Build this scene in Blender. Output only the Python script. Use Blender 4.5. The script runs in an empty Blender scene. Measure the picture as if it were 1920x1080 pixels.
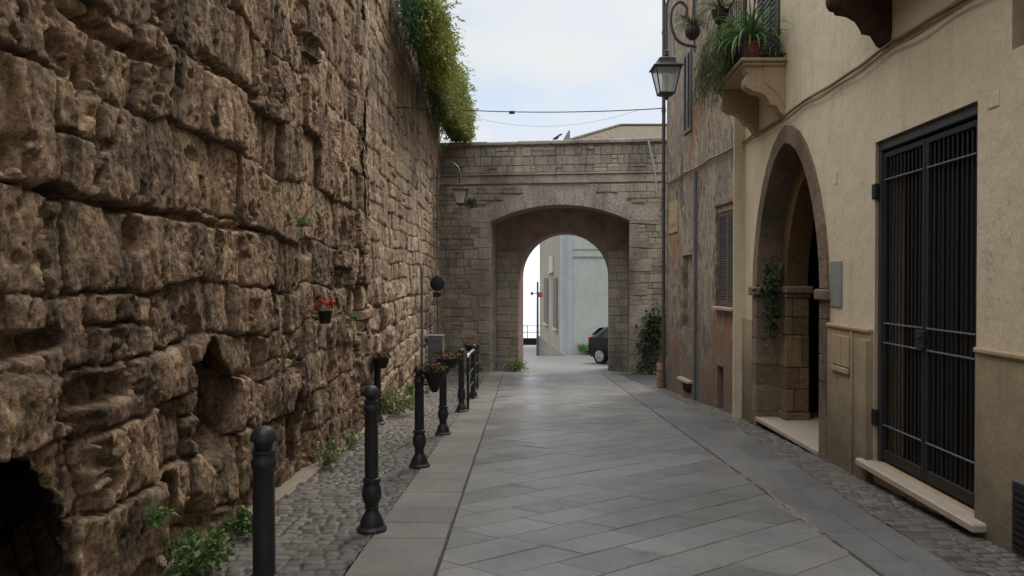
import bpy, bmesh, math, random
import numpy as np
from mathutils import Vector, Matrix
from mathutils.geometry import tessellate_polygon

random.seed(7)
SC = bpy.context.scene
COL = SC.collection
R = math.radians
# ---------------------------------------------------------------- camera / sky / sun
FPX = 1450.0 / 1920.0
EYE = 1.6                      # everything is built with the eye level at z=0 and lifted by EYE at the end
cam = bpy.data.cameras.new('camera'); camo = bpy.data.objects.new('camera', cam); COL.objects.link(camo)
cam.sensor_width = 36.0; cam.lens = 36.0 * FPX; cam.clip_start = 0.05; cam.clip_end = 20000
camo.location = (0, 0, EYE); camo.rotation_euler = (R(90 - 0.6), 0, 0)
SC.camera = camo

SUN_DIR = Vector((0.42, 0.62, 0.80)).normalized()
world = bpy.data.worlds.new("World"); SC.world = world; world.use_nodes = True
wt = world.node_tree; wt.nodes.clear()
def wn(t): return wt.nodes.new(t)
sky = wn('ShaderNodeTexSky'); sky.sky_type = 'NISHITA'; sky.sun_disc = False
sky.sun_elevation = math.asin(SUN_DIR.z); sky.sun_rotation = math.atan2(SUN_DIR.x, SUN_DIR.y)
sky.air_density = 1.0; sky.dust_density = 1.5; sky.ozone_density = 1.0
bg = wn('ShaderNodeBackground'); bg.inputs['Strength'].default_value = 0.12
wo = wn('ShaderNodeOutputWorld')
tc = wn('ShaderNodeTexCoord'); mp = wn('ShaderNodeMapping'); mp.inputs['Scale'].default_value = (1.0, 1.0, 2.2)
mp.inputs['Location'].default_value = (0.35, 0.1, 0.4)
n1 = wn('ShaderNodeTexNoise'); n1.inputs['Scale'].default_value = 2.3; n1.inputs['Detail'].default_value = 7; n1.inputs['Roughness'].default_value = .52
n2 = wn('ShaderNodeTexNoise'); n2.inputs['Scale'].default_value = 1.1; n2.inputs['Detail'].default_value = 4
r1 = wn('ShaderNodeMapRange'); r1.inputs['From Min'].default_value = .42; r1.inputs['From Max'].default_value = .60
r1.inputs['To Min'].default_value = .0; r1.inputs['To Max'].default_value = 1.0; r1.interpolation_type = 'SMOOTHSTEP'
r2 = wn('ShaderNodeMapRange'); r2.inputs['From Min'].default_value = .3; r2.inputs['From Max'].default_value = .7
r2.inputs['To Min'].default_value = .92; r2.inputs['To Max'].default_value = 1.08
cc = wn('ShaderNodeVectorMath'); cc.operation = 'SCALE'; cc.inputs[0].default_value = (5.05, 5.15, 5.25)
mx = wn('ShaderNodeMix'); mx.data_type = 'RGBA'
wt.links.new(tc.outputs['Generated'], mp.inputs['Vector'])
wt.links.new(mp.outputs[0], n1.inputs['Vector']); wt.links.new(mp.outputs[0], n2.inputs['Vector'])
wt.links.new(n1.outputs['Fac'], r1.inputs['Value']); wt.links.new(n2.outputs['Fac'], r2.inputs['Value'])
sz_ = wn('ShaderNodeSeparateXYZ'); wt.links.new(tc.outputs['Generated'], sz_.inputs[0])
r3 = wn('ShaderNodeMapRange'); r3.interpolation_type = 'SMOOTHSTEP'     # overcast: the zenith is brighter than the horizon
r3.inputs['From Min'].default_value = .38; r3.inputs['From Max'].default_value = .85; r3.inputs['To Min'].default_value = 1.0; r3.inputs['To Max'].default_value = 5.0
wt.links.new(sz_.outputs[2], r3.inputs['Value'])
r4 = wn('ShaderNodeMapRange'); r4.interpolation_type = 'SMOOTHSTEP'     # bright hazy band over the sea
r4.inputs['From Min'].default_value = .0; r4.inputs['From Max'].default_value = .14; r4.inputs['To Min'].default_value = 1.7; r4.inputs['To Max'].default_value = 1.0
wt.links.new(sz_.outputs[2], r4.inputs['Value'])
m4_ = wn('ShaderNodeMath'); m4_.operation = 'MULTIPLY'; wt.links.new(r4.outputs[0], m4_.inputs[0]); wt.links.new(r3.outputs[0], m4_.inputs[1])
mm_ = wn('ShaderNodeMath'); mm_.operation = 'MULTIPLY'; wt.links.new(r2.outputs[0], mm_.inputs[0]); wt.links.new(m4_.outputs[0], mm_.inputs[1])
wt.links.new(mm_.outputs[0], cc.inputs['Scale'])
blu = wn('ShaderNodeMix'); blu.data_type = 'RGBA'; blu.inputs[0].default_value = .75; blu.inputs[7].default_value = (4.0, 4.55, 5.3, 1)   # thin high cloud over the blue
wt.links.new(sky.outputs[0], blu.inputs[6])
wt.links.new(r1.outputs[0], mx.inputs[0]); wt.links.new(blu.outputs[2], mx.inputs[6]); wt.links.new(cc.outputs[0], mx.inputs[7])
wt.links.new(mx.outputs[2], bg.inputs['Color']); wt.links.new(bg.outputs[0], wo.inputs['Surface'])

sl = bpy.data.lights.new('sun', 'SUN'); sl.energy = 2.0; sl.angle = R(24); sl.color = (1.0, .93, .84)
so = bpy.data.objects.new('sun', sl); COL.objects.link(so)
so.rotation_euler = SUN_DIR.to_track_quat('Z', 'Y').to_euler()
SC.view_settings.view_transform = 'Standard'; SC.view_settings.look = 'None'
SC.view_settings.exposure = 0.42; SC.view_settings.gamma = 1.0
SC.render.engine = 'CYCLES'
SC.cycles.max_bounces = 6; SC.cycles.diffuse_bounces = 4; SC.cycles.glossy_bounces = 3
SC.cycles.transmission_bounces = 6; SC.cycles.transparent_max_bounces = 6; SC.cycles.use_denoising = True

# ---------------------------------------------------------------- object helpers
WL = {}
def tag(o, label=None, cat=None, group=None, kind=None):
    if label: o['label'] = label
    if cat: o['category'] = cat
    if group: o['group'] = group
    if kind: o['kind'] = kind
    return o
def thing(name, label, cat, loc, group=None, rotz=0.0):
    o = bpy.data.objects.new(name, None); COL.objects.link(o); o.empty_display_size = .2
    o.location = loc; o.rotation_euler = (0, 0, rotz); WL[o.name] = Vector(loc)
    return tag(o, label, cat, group)
def wloc(o):
    return WL.get(o.name, Vector((0, 0, 0)))
def link_mesh(name, V, F, m, parent=None, smooth=False, local=False, attrs=None):
    V = np.asarray(V, dtype=np.float64).reshape(-1, 3)
    if parent is not None:
        off = Vector((0, 0, 0)) if local else wloc(parent)
    else:
        mn = V.min(0); mxv = V.max(0); off = Vector(((mn[0] + mxv[0]) / 2, (mn[1] + mxv[1]) / 2, mn[2]))
    V = V - np.array(off)
    me = bpy.data.meshes.new(name)
    if isinstance(F, np.ndarray):
        nf, k = F.shape
        me.vertices.add(len(V)); me.vertices.foreach_set('co', V.ravel().astype(np.float32))
        me.loops.add(nf * k); me.loops.foreach_set('vertex_index', F.ravel().astype(np.int32))
        me.polygons.add(nf); me.polygons.foreach_set('loop_start', (np.arange(nf) * k).astype(np.int32))
        me.update(calc_edges=True); me.validate()
    else:
        me.from_pydata(V.tolist(), [], F); me.update()
    if attrs:
        for an, av in attrs.items():
            a = me.attributes.new(an, 'FLOAT', 'POINT'); a.data.foreach_set('value', np.asarray(av, dtype=np.float32))
    if smooth: me.polygons.foreach_set('use_smooth', [True] * len(me.polygons))
    if m is not None: me.materials.append(m)
    o = bpy.data.objects.new(name, me); COL.objects.link(o)
    if parent is not None:
        o.parent = parent; WL[o.name] = wloc(parent) if not local else Vector((0, 0, 0))
    else:
        o.location = off; WL[o.name] = Vector(off)
    return o
class MB:
    def __init__(s): s.v = []; s.f = []
    def add(s, vs, fs):
        b = len(s.v); s.v += [tuple(p) for p in vs]; s.f += [tuple(i + b for i in f) for f in fs]
    def box(s, x0, x1, y0, y1, z0, z1, fn=None):
        vs = [(x, y, z) for z in (z0, z1) for y in (y0, y1) for x in (x0, x1)]
        if fn: vs = [fn(*p) for p in vs]
        s.add(vs, [(0, 2, 3, 1), (4, 5, 7, 6), (0, 1, 5, 4), (2, 6, 7, 3), (0, 4, 6, 2), (1, 3, 7, 5)])
    def bbox(s, x0, x1, y0, y1, z0, z1, b=.01, fn=None):      # chamfered box (rounded-look slab/stone)
        cx, cy, cz = (x0+x1)/2, (y0+y1)/2, (z0+z1)/2
        hx, hy, hz = abs(x1-x0)/2, abs(y1-y0)/2, abs(z1-z0)/2
        b = min(b, hx*.9, hy*.9, hz*.9)
        bm = bmesh.new(); pts = []
        for sx in (-1, 1):
            for sy in (-1, 1):
                for sz in (-1, 1):
                    pts += [(cx+sx*(hx-b), cy+sy*(hy-b), cz+sz*hz), (cx+sx*(hx-b), cy+sy*hy, cz+sz*(hz-b)), (cx+sx*hx, cy+sy*(hy-b), cz+sz*(hz-b))]
        for p in pts: bm.verts.new(p)
        bmesh.ops.convex_hull(bm, input=bm.verts)
        bm.verts.index_update()
        vs = [v.co[:] for v in bm.verts]; fs = [[v.index for v in f.verts] for f in bm.faces]; bm.free()
        if fn: vs = [fn(*p) for p in vs]
        s.add(vs, fs)
    def tube(s, path, r, seg=8, cap=True):
        P = [Vector(p) for p in path]; n = len(P)
        rr = r if isinstance(r, (list, tuple)) else [r] * n
        b = len(s.v); up = Vector((.13, .21, 1)).normalized(); last = None
        for i in range(n):
            t = (P[min(i+1, n-1)] - P[max(i-1, 0)]).normalized()
            if last is None:
                a = t.cross(up)
                if a.length < .15: a = t.cross(Vector((1, 0, 0)))
            else: a = last - t * last.dot(t)
            a.normalize(); last = a; c = t.cross(a)
            for k in range(seg):
                w = 2 * math.pi * k / seg
                s.v.append(tuple(P[i] + (a * math.cos(w) + c * math.sin(w)) * rr[i]))
        for i in range(n - 1):
            for k in range(seg):
                k2 = (k + 1) % seg
                s.f.append((b + i*seg + k, b + i*seg + k2, b + (i+1)*seg + k2, b + (i+1)*seg + k))
        if cap:
            s.f.append(tuple(b + k for k in range(seg))[::-1]); s.f.append(tuple(b + (n-1)*seg + k for k in range(seg)))
    def lathe(s, prof, c=(0, 0, 0), seg=20, axis='z'):
        b = len(s.v); n = len(prof)
        for (r, z) in prof:
            for k in range(seg):
                w = 2 * math.pi * k / seg; x, y = max(r, 1e-4) * math.cos(w), max(r, 1e-4) * math.sin(w)
                p = (x, y, z) if axis == 'z' else ((x, z, y) if axis == 'y' else (z, x, y))
                s.v.append((p[0] + c[0], p[1] + c[1], p[2] + c[2]))
        for i in range(n - 1):
            for k in range(seg):
                k2 = (k + 1) % seg
                q = (b + i*seg + k, b + i*seg + k2, b + (i+1)*seg + k2, b + (i+1)*seg + k)
                s.f.append(q if axis == 'z' else q[::-1])
        s.f.append(tuple(b + k for k in range(seg))[::-1]); s.f.append(tuple(b + (n-1)*seg + k for k in range(seg)))
    def prism(s, poly, t0, t1, fn):          # poly in (a,b), extruded t0..t1, fn(a,t,b)->xyz
        n = len(poly); vs = [fn(a, t0, b) for a, b in poly] + [fn(a, t1, b) for a, b in poly]
        tris = tessellate_polygon([[Vector((a, b, 0)) for a, b in poly]])
        fs = [tuple(t) for t in tris] + [tuple(i + n for i in t)[::-1] for t in tris]
        fs += [(i, (i+1) % n, (i+1) % n + n, i + n) for i in range(n)]
        s.add(vs, fs)
    def build(s, name, m, parent=None, smooth=False, local=False, fix=True, auto=None):
        o = link_mesh(name, s.v, s.f, m, parent, smooth, local)
        if fix:
            bm = bmesh.new(); bm.from_mesh(o.data); bmesh.ops.recalc_face_normals(bm, faces=bm.faces)
            if auto is not None:
                for e in bm.edges:
                    if len(e.link_faces) == 2 and e.calc_face_angle(0) > auto: e.smooth = False
                for f in bm.faces: f.smooth = True
            bm.to_mesh(o.data); bm.free()
        return o
def lerp(a, b, t): return a + (b - a) * t
def G(y): return -1.6 - .052 * min(y, 52.0)
Gv = lambda Y: -1.6 - .052 * np.minimum(Y, 52.0)

# ---------------------------------------------------------------- numpy noise + masonry height fields
def _h(a, b, s):
    a = a.astype(np.int64); b = b.astype(np.int64)
    x = (a * 374761393 + b * 668265263 + s * 1274126177) & 0xffffffff
    x = ((x ^ (x >> 13)) * 1274126177) & 0xffffffff
    x = ((x ^ (x >> 16)) * 2246822519) & 0xffffffff
    return ((x ^ (x >> 15)) & 0xffffff) / float(0xffffff)
def vn(x, y, s=0):
    xi = np.floor(x); yi = np.floor(y); fx = x - xi; fy = y - yi
    fx = fx*fx*fx*(fx*(fx*6-15)+10); fy = fy*fy*fy*(fy*(fy*6-15)+10)
    a = _h(xi, yi, s); b = _h(xi+1, yi, s); c = _h(xi, yi+1, s); d = _h(xi+1, yi+1, s)
    return (a*(1-fx)+b*fx)*(1-fy) + (c*(1-fx)+d*fx)*fy
def fbm(x, y, o=4, s=0, g=.5):
    t = 0; a = 1; n = 0
    for i in range(o):
        t = t + a*(vn(x, y, s+i*17) - .5); n += a; a *= g; x = x*2.03+5.1; y = y*2.03+1.7
    return t/n*2
def sst(a, b, x):
    t = np.clip((x-a)/(b-a), 0, 1); return t*t*(3-2*t)
def blockfield(U, Z, zb, wr, seed, wob=.05, jit=.02, jscale=6., rad=.05, jw=.035, jd=.07, prot=.05, tilt=.04, bulge=.02, urange=None, split=0.0, hj=1.0):
    rs = np.random.RandomState(seed); zb = np.asarray(zb, float)
    z2 = Z + wob*fbm(U*.7, Z*.35, 3, seed+1) + jit*fbm(U*jscale, Z*jscale, 3, seed+2)
    ci = np.clip(np.searchsorted(zb, z2) - 1, 0, len(zb)-2)
    u0, u1 = urange; H = np.zeros_like(U); T = np.zeros_like(U); D = np.zeros_like(U)
    for c in range(len(zb)-1):
        m = ci == c
        if not m.any(): continue
        e = [u0 - rs.uniform(.5, 1.5)*wr[1]]
        while e[-1] < u1 + wr[1]: e.append(e[-1] + rs.uniform(*wr))
        e = np.array(e); u = U[m]; z = z2[m]
        u2 = u + jit*1.2*fbm(u*jscale+9, Z[m]*jscale, 3, seed+3) + .35*wob*fbm(u*.9, Z[m]*1.1+c*3.3, 2, seed+4)
        b = np.clip(np.searchsorted(e, u2)-1, 0, len(e)-2)
        lo = np.full(len(e), zb[c]); hi = np.full(len(e), zb[c+1])
        rp = rs.uniform(-1, 1, len(e)); rt = rs.uniform(0, 1, len(e)); ra = rs.uniform(-1, 1, len(e)); rb = rs.uniform(-1, 1, len(e))
        du = np.minimum(u2-e[b], e[b+1]-u2); dz = np.minimum(z-zb[c], zb[c+1]-z)
        sp = rs.uniform(0, 1, len(e)) < split; mid = zb[c] + (zb[c+1]-zb[c])*rs.uniform(.4, .6, len(e))
        zz = np.abs(z-mid[b]); dz = np.where(sp[b], np.minimum(dz, zz), dz)
        rt2 = np.where(sp[b] & (z > mid[b]), (rt[b]*7.3) % 1.0, rt[b]); rp2 = np.where(sp[b] & (z > mid[b]), -rp[b]*.8, rp[b])
        q = np.where((du < rad) & (dz < rad), rad - np.sqrt((rad-du)**2 + (rad-dz)**2), np.minimum(du, dz))
        q = np.maximum(q, 0)
        uc = (e[b]+e[b+1])/2; zc = (zb[c]+zb[c+1])/2
        jn = .35 + .65*sst(-.25, .35, fbm(u*1.1, Z[m]*1.3, 2, seed+5))
        h = prot*rp2 + tilt*(ra[b]*(u-uc) + rb[b]*(Z[m]-zc)) + bulge*(1-np.exp(-q/.10))
        jn = jn*np.where(dz < du, hj, 1.25)
        h = h - jd*jn*(1-sst(0, 1, q/(jw*(.6+.9*jn))))
        H[m] = h; T[m] = rt2; D[m] = q
    return H, T, D
def grid_faces(nu, nz):
    i = np.arange(nu-1)[:, None]*nz + np.arange(nz-1)[None, :]
    i = i.ravel(); return np.stack([i, i+nz, i+nz+1, i+1], 1)

# ---------------------------------------------------------------- materials
def C(h, k=1.0):
    h = h.lstrip('#'); c = [int(h[i:i+2], 16)/255 for i in (0, 2, 4)]
    return tuple((x/12.92 if x <= .04045 else ((x+.055)/1.055)**2.4)*k for x in c) + (1.0,)
class NM:
    def __init__(s, name, rough=.8, base=(.5, .5, .5, 1), metal=0, spec=.5):
        s.m = bpy.data.materials.new(name); s.m.use_nodes = True; s.t = s.m.node_tree
        s.b = s.t.nodes['Principled BSDF']; s.b.inputs['Roughness'].default_value = rough
        s.b.inputs['Base Color'].default_value = base; s.b.inputs['Metallic'].default_value = metal
        s.b.inputs['Specular IOR Level'].default_value = spec
        s.tc = s.t.nodes.new('ShaderNodeTexCoord').outputs['Object']
    def L(s, a, b): s.t.links.new(a, b)
    def n(s, t, **k):
        x = s.t.nodes.new(t)
        for a, v in k.items(): setattr(x, a, v)
        return x
    def map(s, scale=(1, 1, 1), rot=(0, 0, 0), vec=None):
        x = s.n('ShaderNodeMapping'); x.inputs['Scale'].default_value = scale; x.inputs['Rotation'].default_value = rot
        s.L(vec or s.tc, x.inputs['Vector']); return x.outputs[0]
    def noise(s, scale, detail=4, rough=.55, vec=None, dist=0):
        x = s.n('ShaderNodeTexNoise'); x.inputs['Scale'].default_value = scale; x.inputs['Detail'].default_value = detail
        x.inputs['Roughness'].default_value = rough; x.inputs['Distortion'].default_value = dist
        s.L(vec or s.tc, x.inputs['Vector']); return x.outputs['Fac']
    def voro(s, scale, vec=None, feature='F1', out='Distance'):
        x = s.n('ShaderNodeTexVoronoi'); x.feature = feature; x.inputs['Scale'].default_value = scale
        s.L(vec or s.tc, x.inputs['Vector']); return x.outputs[out]
    def rng(s, v, a, b, c=0., d=1.):
        x = s.n('ShaderNodeMapRange'); x.inputs[1].default_value = a; x.inputs[2].default_value = b
        x.inputs[3].default_value = c; x.inputs[4].default_value = d; s.L(v, x.inputs[0]); return x.outputs[0]
    def ramp(s, v, stops, interp='LINEAR'):
        x = s.n('ShaderNodeValToRGB'); e = x.color_ramp.elements; x.color_ramp.interpolation = interp
        while len(e) < len(stops): e.new(.5)
        for i, (p, c) in enumerate(stops): e[i].position = p; e[i].color = c
        s.L(v, x.inputs[0]); return x.outputs[0]
    def mix(s, f, a, b, mode='MIX'):
        x = s.n('ShaderNodeMix'); x.data_type = 'RGBA'; x.blend_type = mode
        for v, i in ((f, 0), (a, 6), (b, 7)):
            if hasattr(v, 'links'): s.L(v, x.inputs[i])
            else: x.inputs[i].default_value = v
        return x.outputs[2]
    def math(s, op, a, b=0.0):
        x = s.n('ShaderNodeMath'); x.operation = op
        for v, i in ((a, 0), (b, 1)):
            if hasattr(v, 'links'): s.L(v, x.inputs[i])
            else: x.inputs[i].default_value = v
        return x.outputs[0]
    def attr(s, name):
        x = s.n('ShaderNodeAttribute'); x.attribute_name = name; return x.outputs['Fac']
    def island(s): return s.n('ShaderNodeNewGeometry').outputs['Random Per Island']
    def col(s, c): s.L(c, s.b.inputs['Base Color']) if hasattr(c, 'links') else setattr(s.b.inputs['Base Color'], 'default_value', c)
    def rough(s, c): s.L(c, s.b.inputs['Roughness'])
    def bump(s, h, strength=.5, dist=.01, prev=None):
        x = s.n('ShaderNodeBump'); x.inputs['Strength'].default_value = strength; x.inputs['Distance'].default_value = dist
        s.L(h, x.inputs['Height'])
        if prev: s.L(prev, x.inputs['Normal'])
        s.L(x.outputs[0], s.b.inputs['Normal']); return x.outputs[0]

def m_wall(name, tints, pit=1.0, k=1.0):
    m = NM(name, .93, spec=.15)
    blk = m.attr('blk')
    c0 = m.ramp(blk, [(i/(len(tints)-1), C(t, k)) for i, t in enumerate(tints)])
    big = m.noise(1.3, 5, .6); st = m.noise(3.0, 6, .65, m.map((1, 1, .35)))
    c1 = m.mix(m.rng(st, .48, .62, 0, .8), c0, C('453e38', k))           # grey-black weather streaks
    c2 = m.mix(m.rng(big, .52, .64, 0, .6), c1, C('a68c6c', k))          # ochre patches
    fine = m.noise(22, 9, .78)
    c3 = m.mix(1.0, c2, m.ramp(fine, [(.32, (.30, .28, .26, 1)), (.5, (1, 1, 1, 1)), (.68, (1.85, 1.8, 1.68, 1))]), 'MULTIPLY')
    run = m.noise(1.0, 8, .72, m.map((10, 10, 1.3)))
    c3 = m.mix(1.0, c3, m.ramp(run, [(.32, (.48, .46, .44, 1)), (.5, (1, 1, 1, 1)), (.68, (1.5, 1.45, 1.38, 1))]), 'MULTIPLY')
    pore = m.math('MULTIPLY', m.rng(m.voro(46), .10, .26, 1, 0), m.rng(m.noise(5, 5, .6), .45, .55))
    c3 = m.mix(m.math('MULTIPLY', pore, .6), c3, C('2e261e', k))  # dark of the pore cavities painted into the stone colour
    c3 = m.mix(m.math('MULTIPLY', m.attr('jt'), .65), c3, C('3e342a', k))
    lich = m.noise(7, 6, .7); c4 = m.mix(m.rng(lich, .64, .74, 0, .5), c3, C('8d8a74', k))
    hs = m.n('ShaderNodeHueSaturation'); hs.inputs['Saturation'].default_value = .74; hs.inputs['Value'].default_value = 1.03; m.L(c4, hs.inputs['Color'])
    m.col(m.mix(1.0, hs.outputs[0], (1.04, .985, .90, 1), 'MULTIPLY'))
    pits = m.rng(m.voro(38, m.map((1, 1, .8))), .0, .35, 0, 1); pmask = m.rng(m.noise(4, 3), .4, .6)
    hh = m.math('ADD', m.math('MULTIPLY', m.noise(45, 8, .72), 1.0), m.math('MULTIPLY', m.math('MULTIPLY', pits, pmask), .5))
    b1 = m.bump(m.noise(9, 6, .65), .8, .05*pit)
    m.bump(hh, .9, .018*pit, b1)
    return m.m
M = {}
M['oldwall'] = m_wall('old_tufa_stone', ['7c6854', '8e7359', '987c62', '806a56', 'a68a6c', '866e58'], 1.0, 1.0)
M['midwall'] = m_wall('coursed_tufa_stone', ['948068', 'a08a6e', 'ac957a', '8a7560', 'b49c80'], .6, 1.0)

def m_stones(name, tints, k=1.0):
    m = NM(name, .92, spec=.15)
    c0 = m.ramp(m.island(), [(i/(len(tints)-1), C(t, k)) for i, t in enumerate(tints)])
    st = m.noise(.9, 6, .65, m.map((1, 1, .5)))
    c1 = m.mix(m.rng(st, .45, .7, 0, .7), c0, C('4a4540', k))
    c2 = m.mix(1.0, c1, m.ramp(m.noise(14, 7, .7), [(.25, (.6, .6, .6, 1)), (.5, (1, 1, 1, 1)), (.8, (1.35, 1.33, 1.3, 1))]), 'MULTIPLY')
    m.col(c2); b0 = m.bump(m.noise(4.5, 7, .7), 1.0, .03); m.bump(m.noise(18, 8, .7), .9, .03, b0); return m.m
M['gate_stone'] = m_stones('gate_limestone', ['999083', 'aba192', '9f9588', 'b6ab9b', '8f877b', 'aea494'])
M['gate_dressed'] = m_stones('dressed_limestone', ['a89e95', 'b0a59b', 'aca198'])
M['gate_jamb'] = m_stones('jamb_stone', ['a0978a', 'a89e90', '989082', 'a4998b'])
def simple(name, c, rough=.7, metal=0, var=.15, sc=8, bump=.3, bd=.003, spec=.4, k=1.0):
    m = NM(name, rough, C(c, k), metal, spec)
    f = m.noise(sc, 6, .6)
    m.col(m.mix(1.0, C(c, k), m.ramp(f, [(.25, (1-var,)*3+(1,)), (.5, (1, 1, 1, 1)), (.8, (1+var,)*3+(1,))]), 'MULTIPLY'))
    m.bump(m.noise(sc*5, 5, .6), bump, bd); return m.m
M['mortar'] = simple('lime_mortar', '989088', .95, var=.3, sc=12, bump=.8, bd=.02)
M['vault'] = simple('vault_plaster', '86726a', .95, var=.35, sc=2.5, bump=.8, bd=.04)
m = NM('black_cast_iron', .5, C('232327'), 0, .4)
ch_ = m.rng(m.noise(22, 8, .75), .60, .66, 0, .8); du_ = m.rng(m.noise(3, 5, .6), .4, .7, 0, .4)
m.col(m.mix(ch_, m.mix(du_, C('232327'), C('3f3d3a')), C('5a4234'))); m.rough(m.rng(m.noise(9, 6, .7), .35, .65, .30, .6)); m.bump(m.noise(28, 7, .7), .6, .003); M['iron'] = m.m
M['iron_gate'] = simple('dark_wrought_iron', '17120f', .7, 0, .5, 14, .3, .002, .5)
M['gate_frame'] = simple('grey_painted_steel', '33363a', .5, 0, .2, 9, .2, .002, .5)
M['rail_white'] = simple('pale_steel_rail_glint', 'b0b4b8', .35, .6, .2, 20, .2, .001, .5)
M['lamp_metal'] = simple('lantern_metal', '4a4442', .5, 0, .3, 15, .3, .002, .5)
M['grey_box'] = simple('grey_painted_metal', '84837f', .5, 0, .15, 6, .2, .002, .4)
M['pole_grey'] = simple('galvanised_steel', '676a70', .5, .3, .25, 10, .2, .002, .5)
M['marble'] = simple('travertine_sill', 'a89a88', .55, 0, .15, 5, .3, .003, .4)
M['terracotta'] = simple('terracotta', '8c4a34', .85, 0, .25, 12, .4, .003)
M['dark_pot'] = simple('black_plastic_pot', '1c1c1e', .6, 0, .1, 12)
M['purple_pot'] = simple('dark_glazed_pot', '3c2b32', .5, 0, .2, 12)
M['wood'] = simple('crate_wood', '9a7c60', .85, 0, .35, 14, .5, .004)
M['bark'] = simple('stem_bark', '5a4a34', .9, 0, .3, 14)
M['cable'] = simple('cable_sheath', '7c6a50', .7, 0, .2, 20)
M['wire'] = simple('dark_wire', '2c2c2e', .7, 0, .2, 20)
M['shutter_brown'] = simple('brown_shutter_paint', '5c534e', .7, 0, .3, 10)
M['shutter_grey'] = simple('grey_shutter_paint', '6e6c70', .7, 0, .25, 10)
M['shutter_green'] = simple('green_shutter_paint', '4c5a44', .7, 0, .25, 10)
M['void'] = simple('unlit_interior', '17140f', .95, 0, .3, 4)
M['gate_dark'] = simple('dark_gate_interior', '17120f', .7, 0, .4, 6)
M['red_door'] = simple('dark_red_door', '3a201c', .7, 0, .3, 8)
M['roof_tile_plain'] = simple('eave_board', '55483c', .9, 0, .3, 6)
M['tyre'] = simple('tyre_rubber', '1a1a1b', .85, 0, .1, 20)
M['rim'] = simple('alloy_rim', 'a6a8aa', .3, .8, .1, 10)
M['car'] = simple('black_car_paint', '08080b', .3, 0, .05, 4, .02, .001, .25)
M['feather'] = simple('pigeon_feather', '3c3f45', .8, 0, .3, 30)
M['flashing'] = simple('zinc_flashing', '8b9196', .5, .3, .2, 6)
m = NM('tail_light', .25, C('b81c14')); M['tail'] = m.m
m = NM('car_window_glass', .06, C('10151a')); M['car_glass'] = m.m

def m_plaster(name, c, stain, k=1.0, damp=None):
    m = NM(name, .93, spec=.15)
    a = m.noise(.45, 6, .6); b = m.noise(2.2, 7, .65, m.map((1, 1, .35)))
    c1 = m.mix(m.rng(a, .4, .7, 0, .45), C(c, k), C(stain, k))
    c2 = m.mix(m.rng(b, .5, .75, 0, .35), c1, C(stain, k*.8))
    c3 = m.mix(1.0, c2, m.ramp(m.noise(30, 6, .7), [(.3, (.88,)*3+(1,)), (.7, (1.1,)*3+(1,))]), 'MULTIPLY')
    if damp:
        z = m.n('ShaderNodeSeparateXYZ'); m.L(m.tc, z.inputs[0])
        zz = m.math('ADD', z.outputs[2], m.math('MULTIPLY', m.noise(1.6, 6, .65), -1.6))
        c3 = m.mix(m.rng(zz, damp[0], damp[1], .8, 0), c3, C(damp[2], k))
    ck = m.n('ShaderNodeTexVoronoi'); ck.feature = 'DISTANCE_TO_EDGE'; ck.inputs['Scale'].default_value = .55
    wv = m.n('ShaderNodeVectorMath'); wv.operation = 'ADD'; nz = m.n('ShaderNodeTexNoise'); nz.inputs['Scale'].default_value = 2.2; nz.inputs['Detail'].default_value = 8; nz.inputs['Roughness'].default_value = .65
    m.L(m.tc, nz.inputs['Vector']); m.L(m.tc, wv.inputs[0]); m.L(nz.outputs['Color'], wv.inputs[1]); m.L(wv.outputs[0], ck.inputs['Vector'])
    crack = m.math('MULTIPLY', m.rng(ck.outputs['Distance'], 0, .006, 1, 0), m.rng(m.noise(.7, 3), .5, .6))
    drip = m.noise(2.6, 7, .7, m.map((2.6, 2.6, .16)))
    c3 = m.mix(m.rng(drip, .55, .72, 0, .32), c3, C(stain, k*.6))
    c3 = m.mix(m.math('MULTIPLY', crack, .55), c3, C(stain, k*.45))
    m.col(c3); b1 = m.bump(m.noise(2.6, 6, .6), .6, .05); b2 = m.bump(crack, -.4, .006, b1); m.bump(m.noise(70, 6, .72), .28, .005, b2); return m.m
M['cream'] = m_plaster('cream_plaster', 'd0c1a6', 'b3a080')
M['cream_dado'] = m_plaster('cream_dado_plaster', 'ad9a7c', '85745c', damp=(-.7, .7, '555046'))
M['cream_trim'] = m_plaster('cream_trim_plaster', 'ab967a', '937f64')
M['portal'] = m_stones('portal_stone', ['84705c', '8e7a66', '786653', '958370'])
M['pier'] = m_stones('worn_pier_stone', ['7c664c', '8a7256', '6e5a44', '94805f'])
M['portal_in'] = m_plaster('portal_inner_stone', '6b543c', '33271b')
M['brownstone'] = m_plaster('dark_corbel_stone', '4c3a30', '33271f')
M['beige_house'] = m_plaster('beige_house_plaster', '9c9486', '7c7468')
M['grey_house'] = m_plaster('grey_green_render', 'b0b5ac', '98a29a')
M['lilac'] = m_plaster('pale_blue_paint', 'adb0b4', '999ea3')
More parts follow.
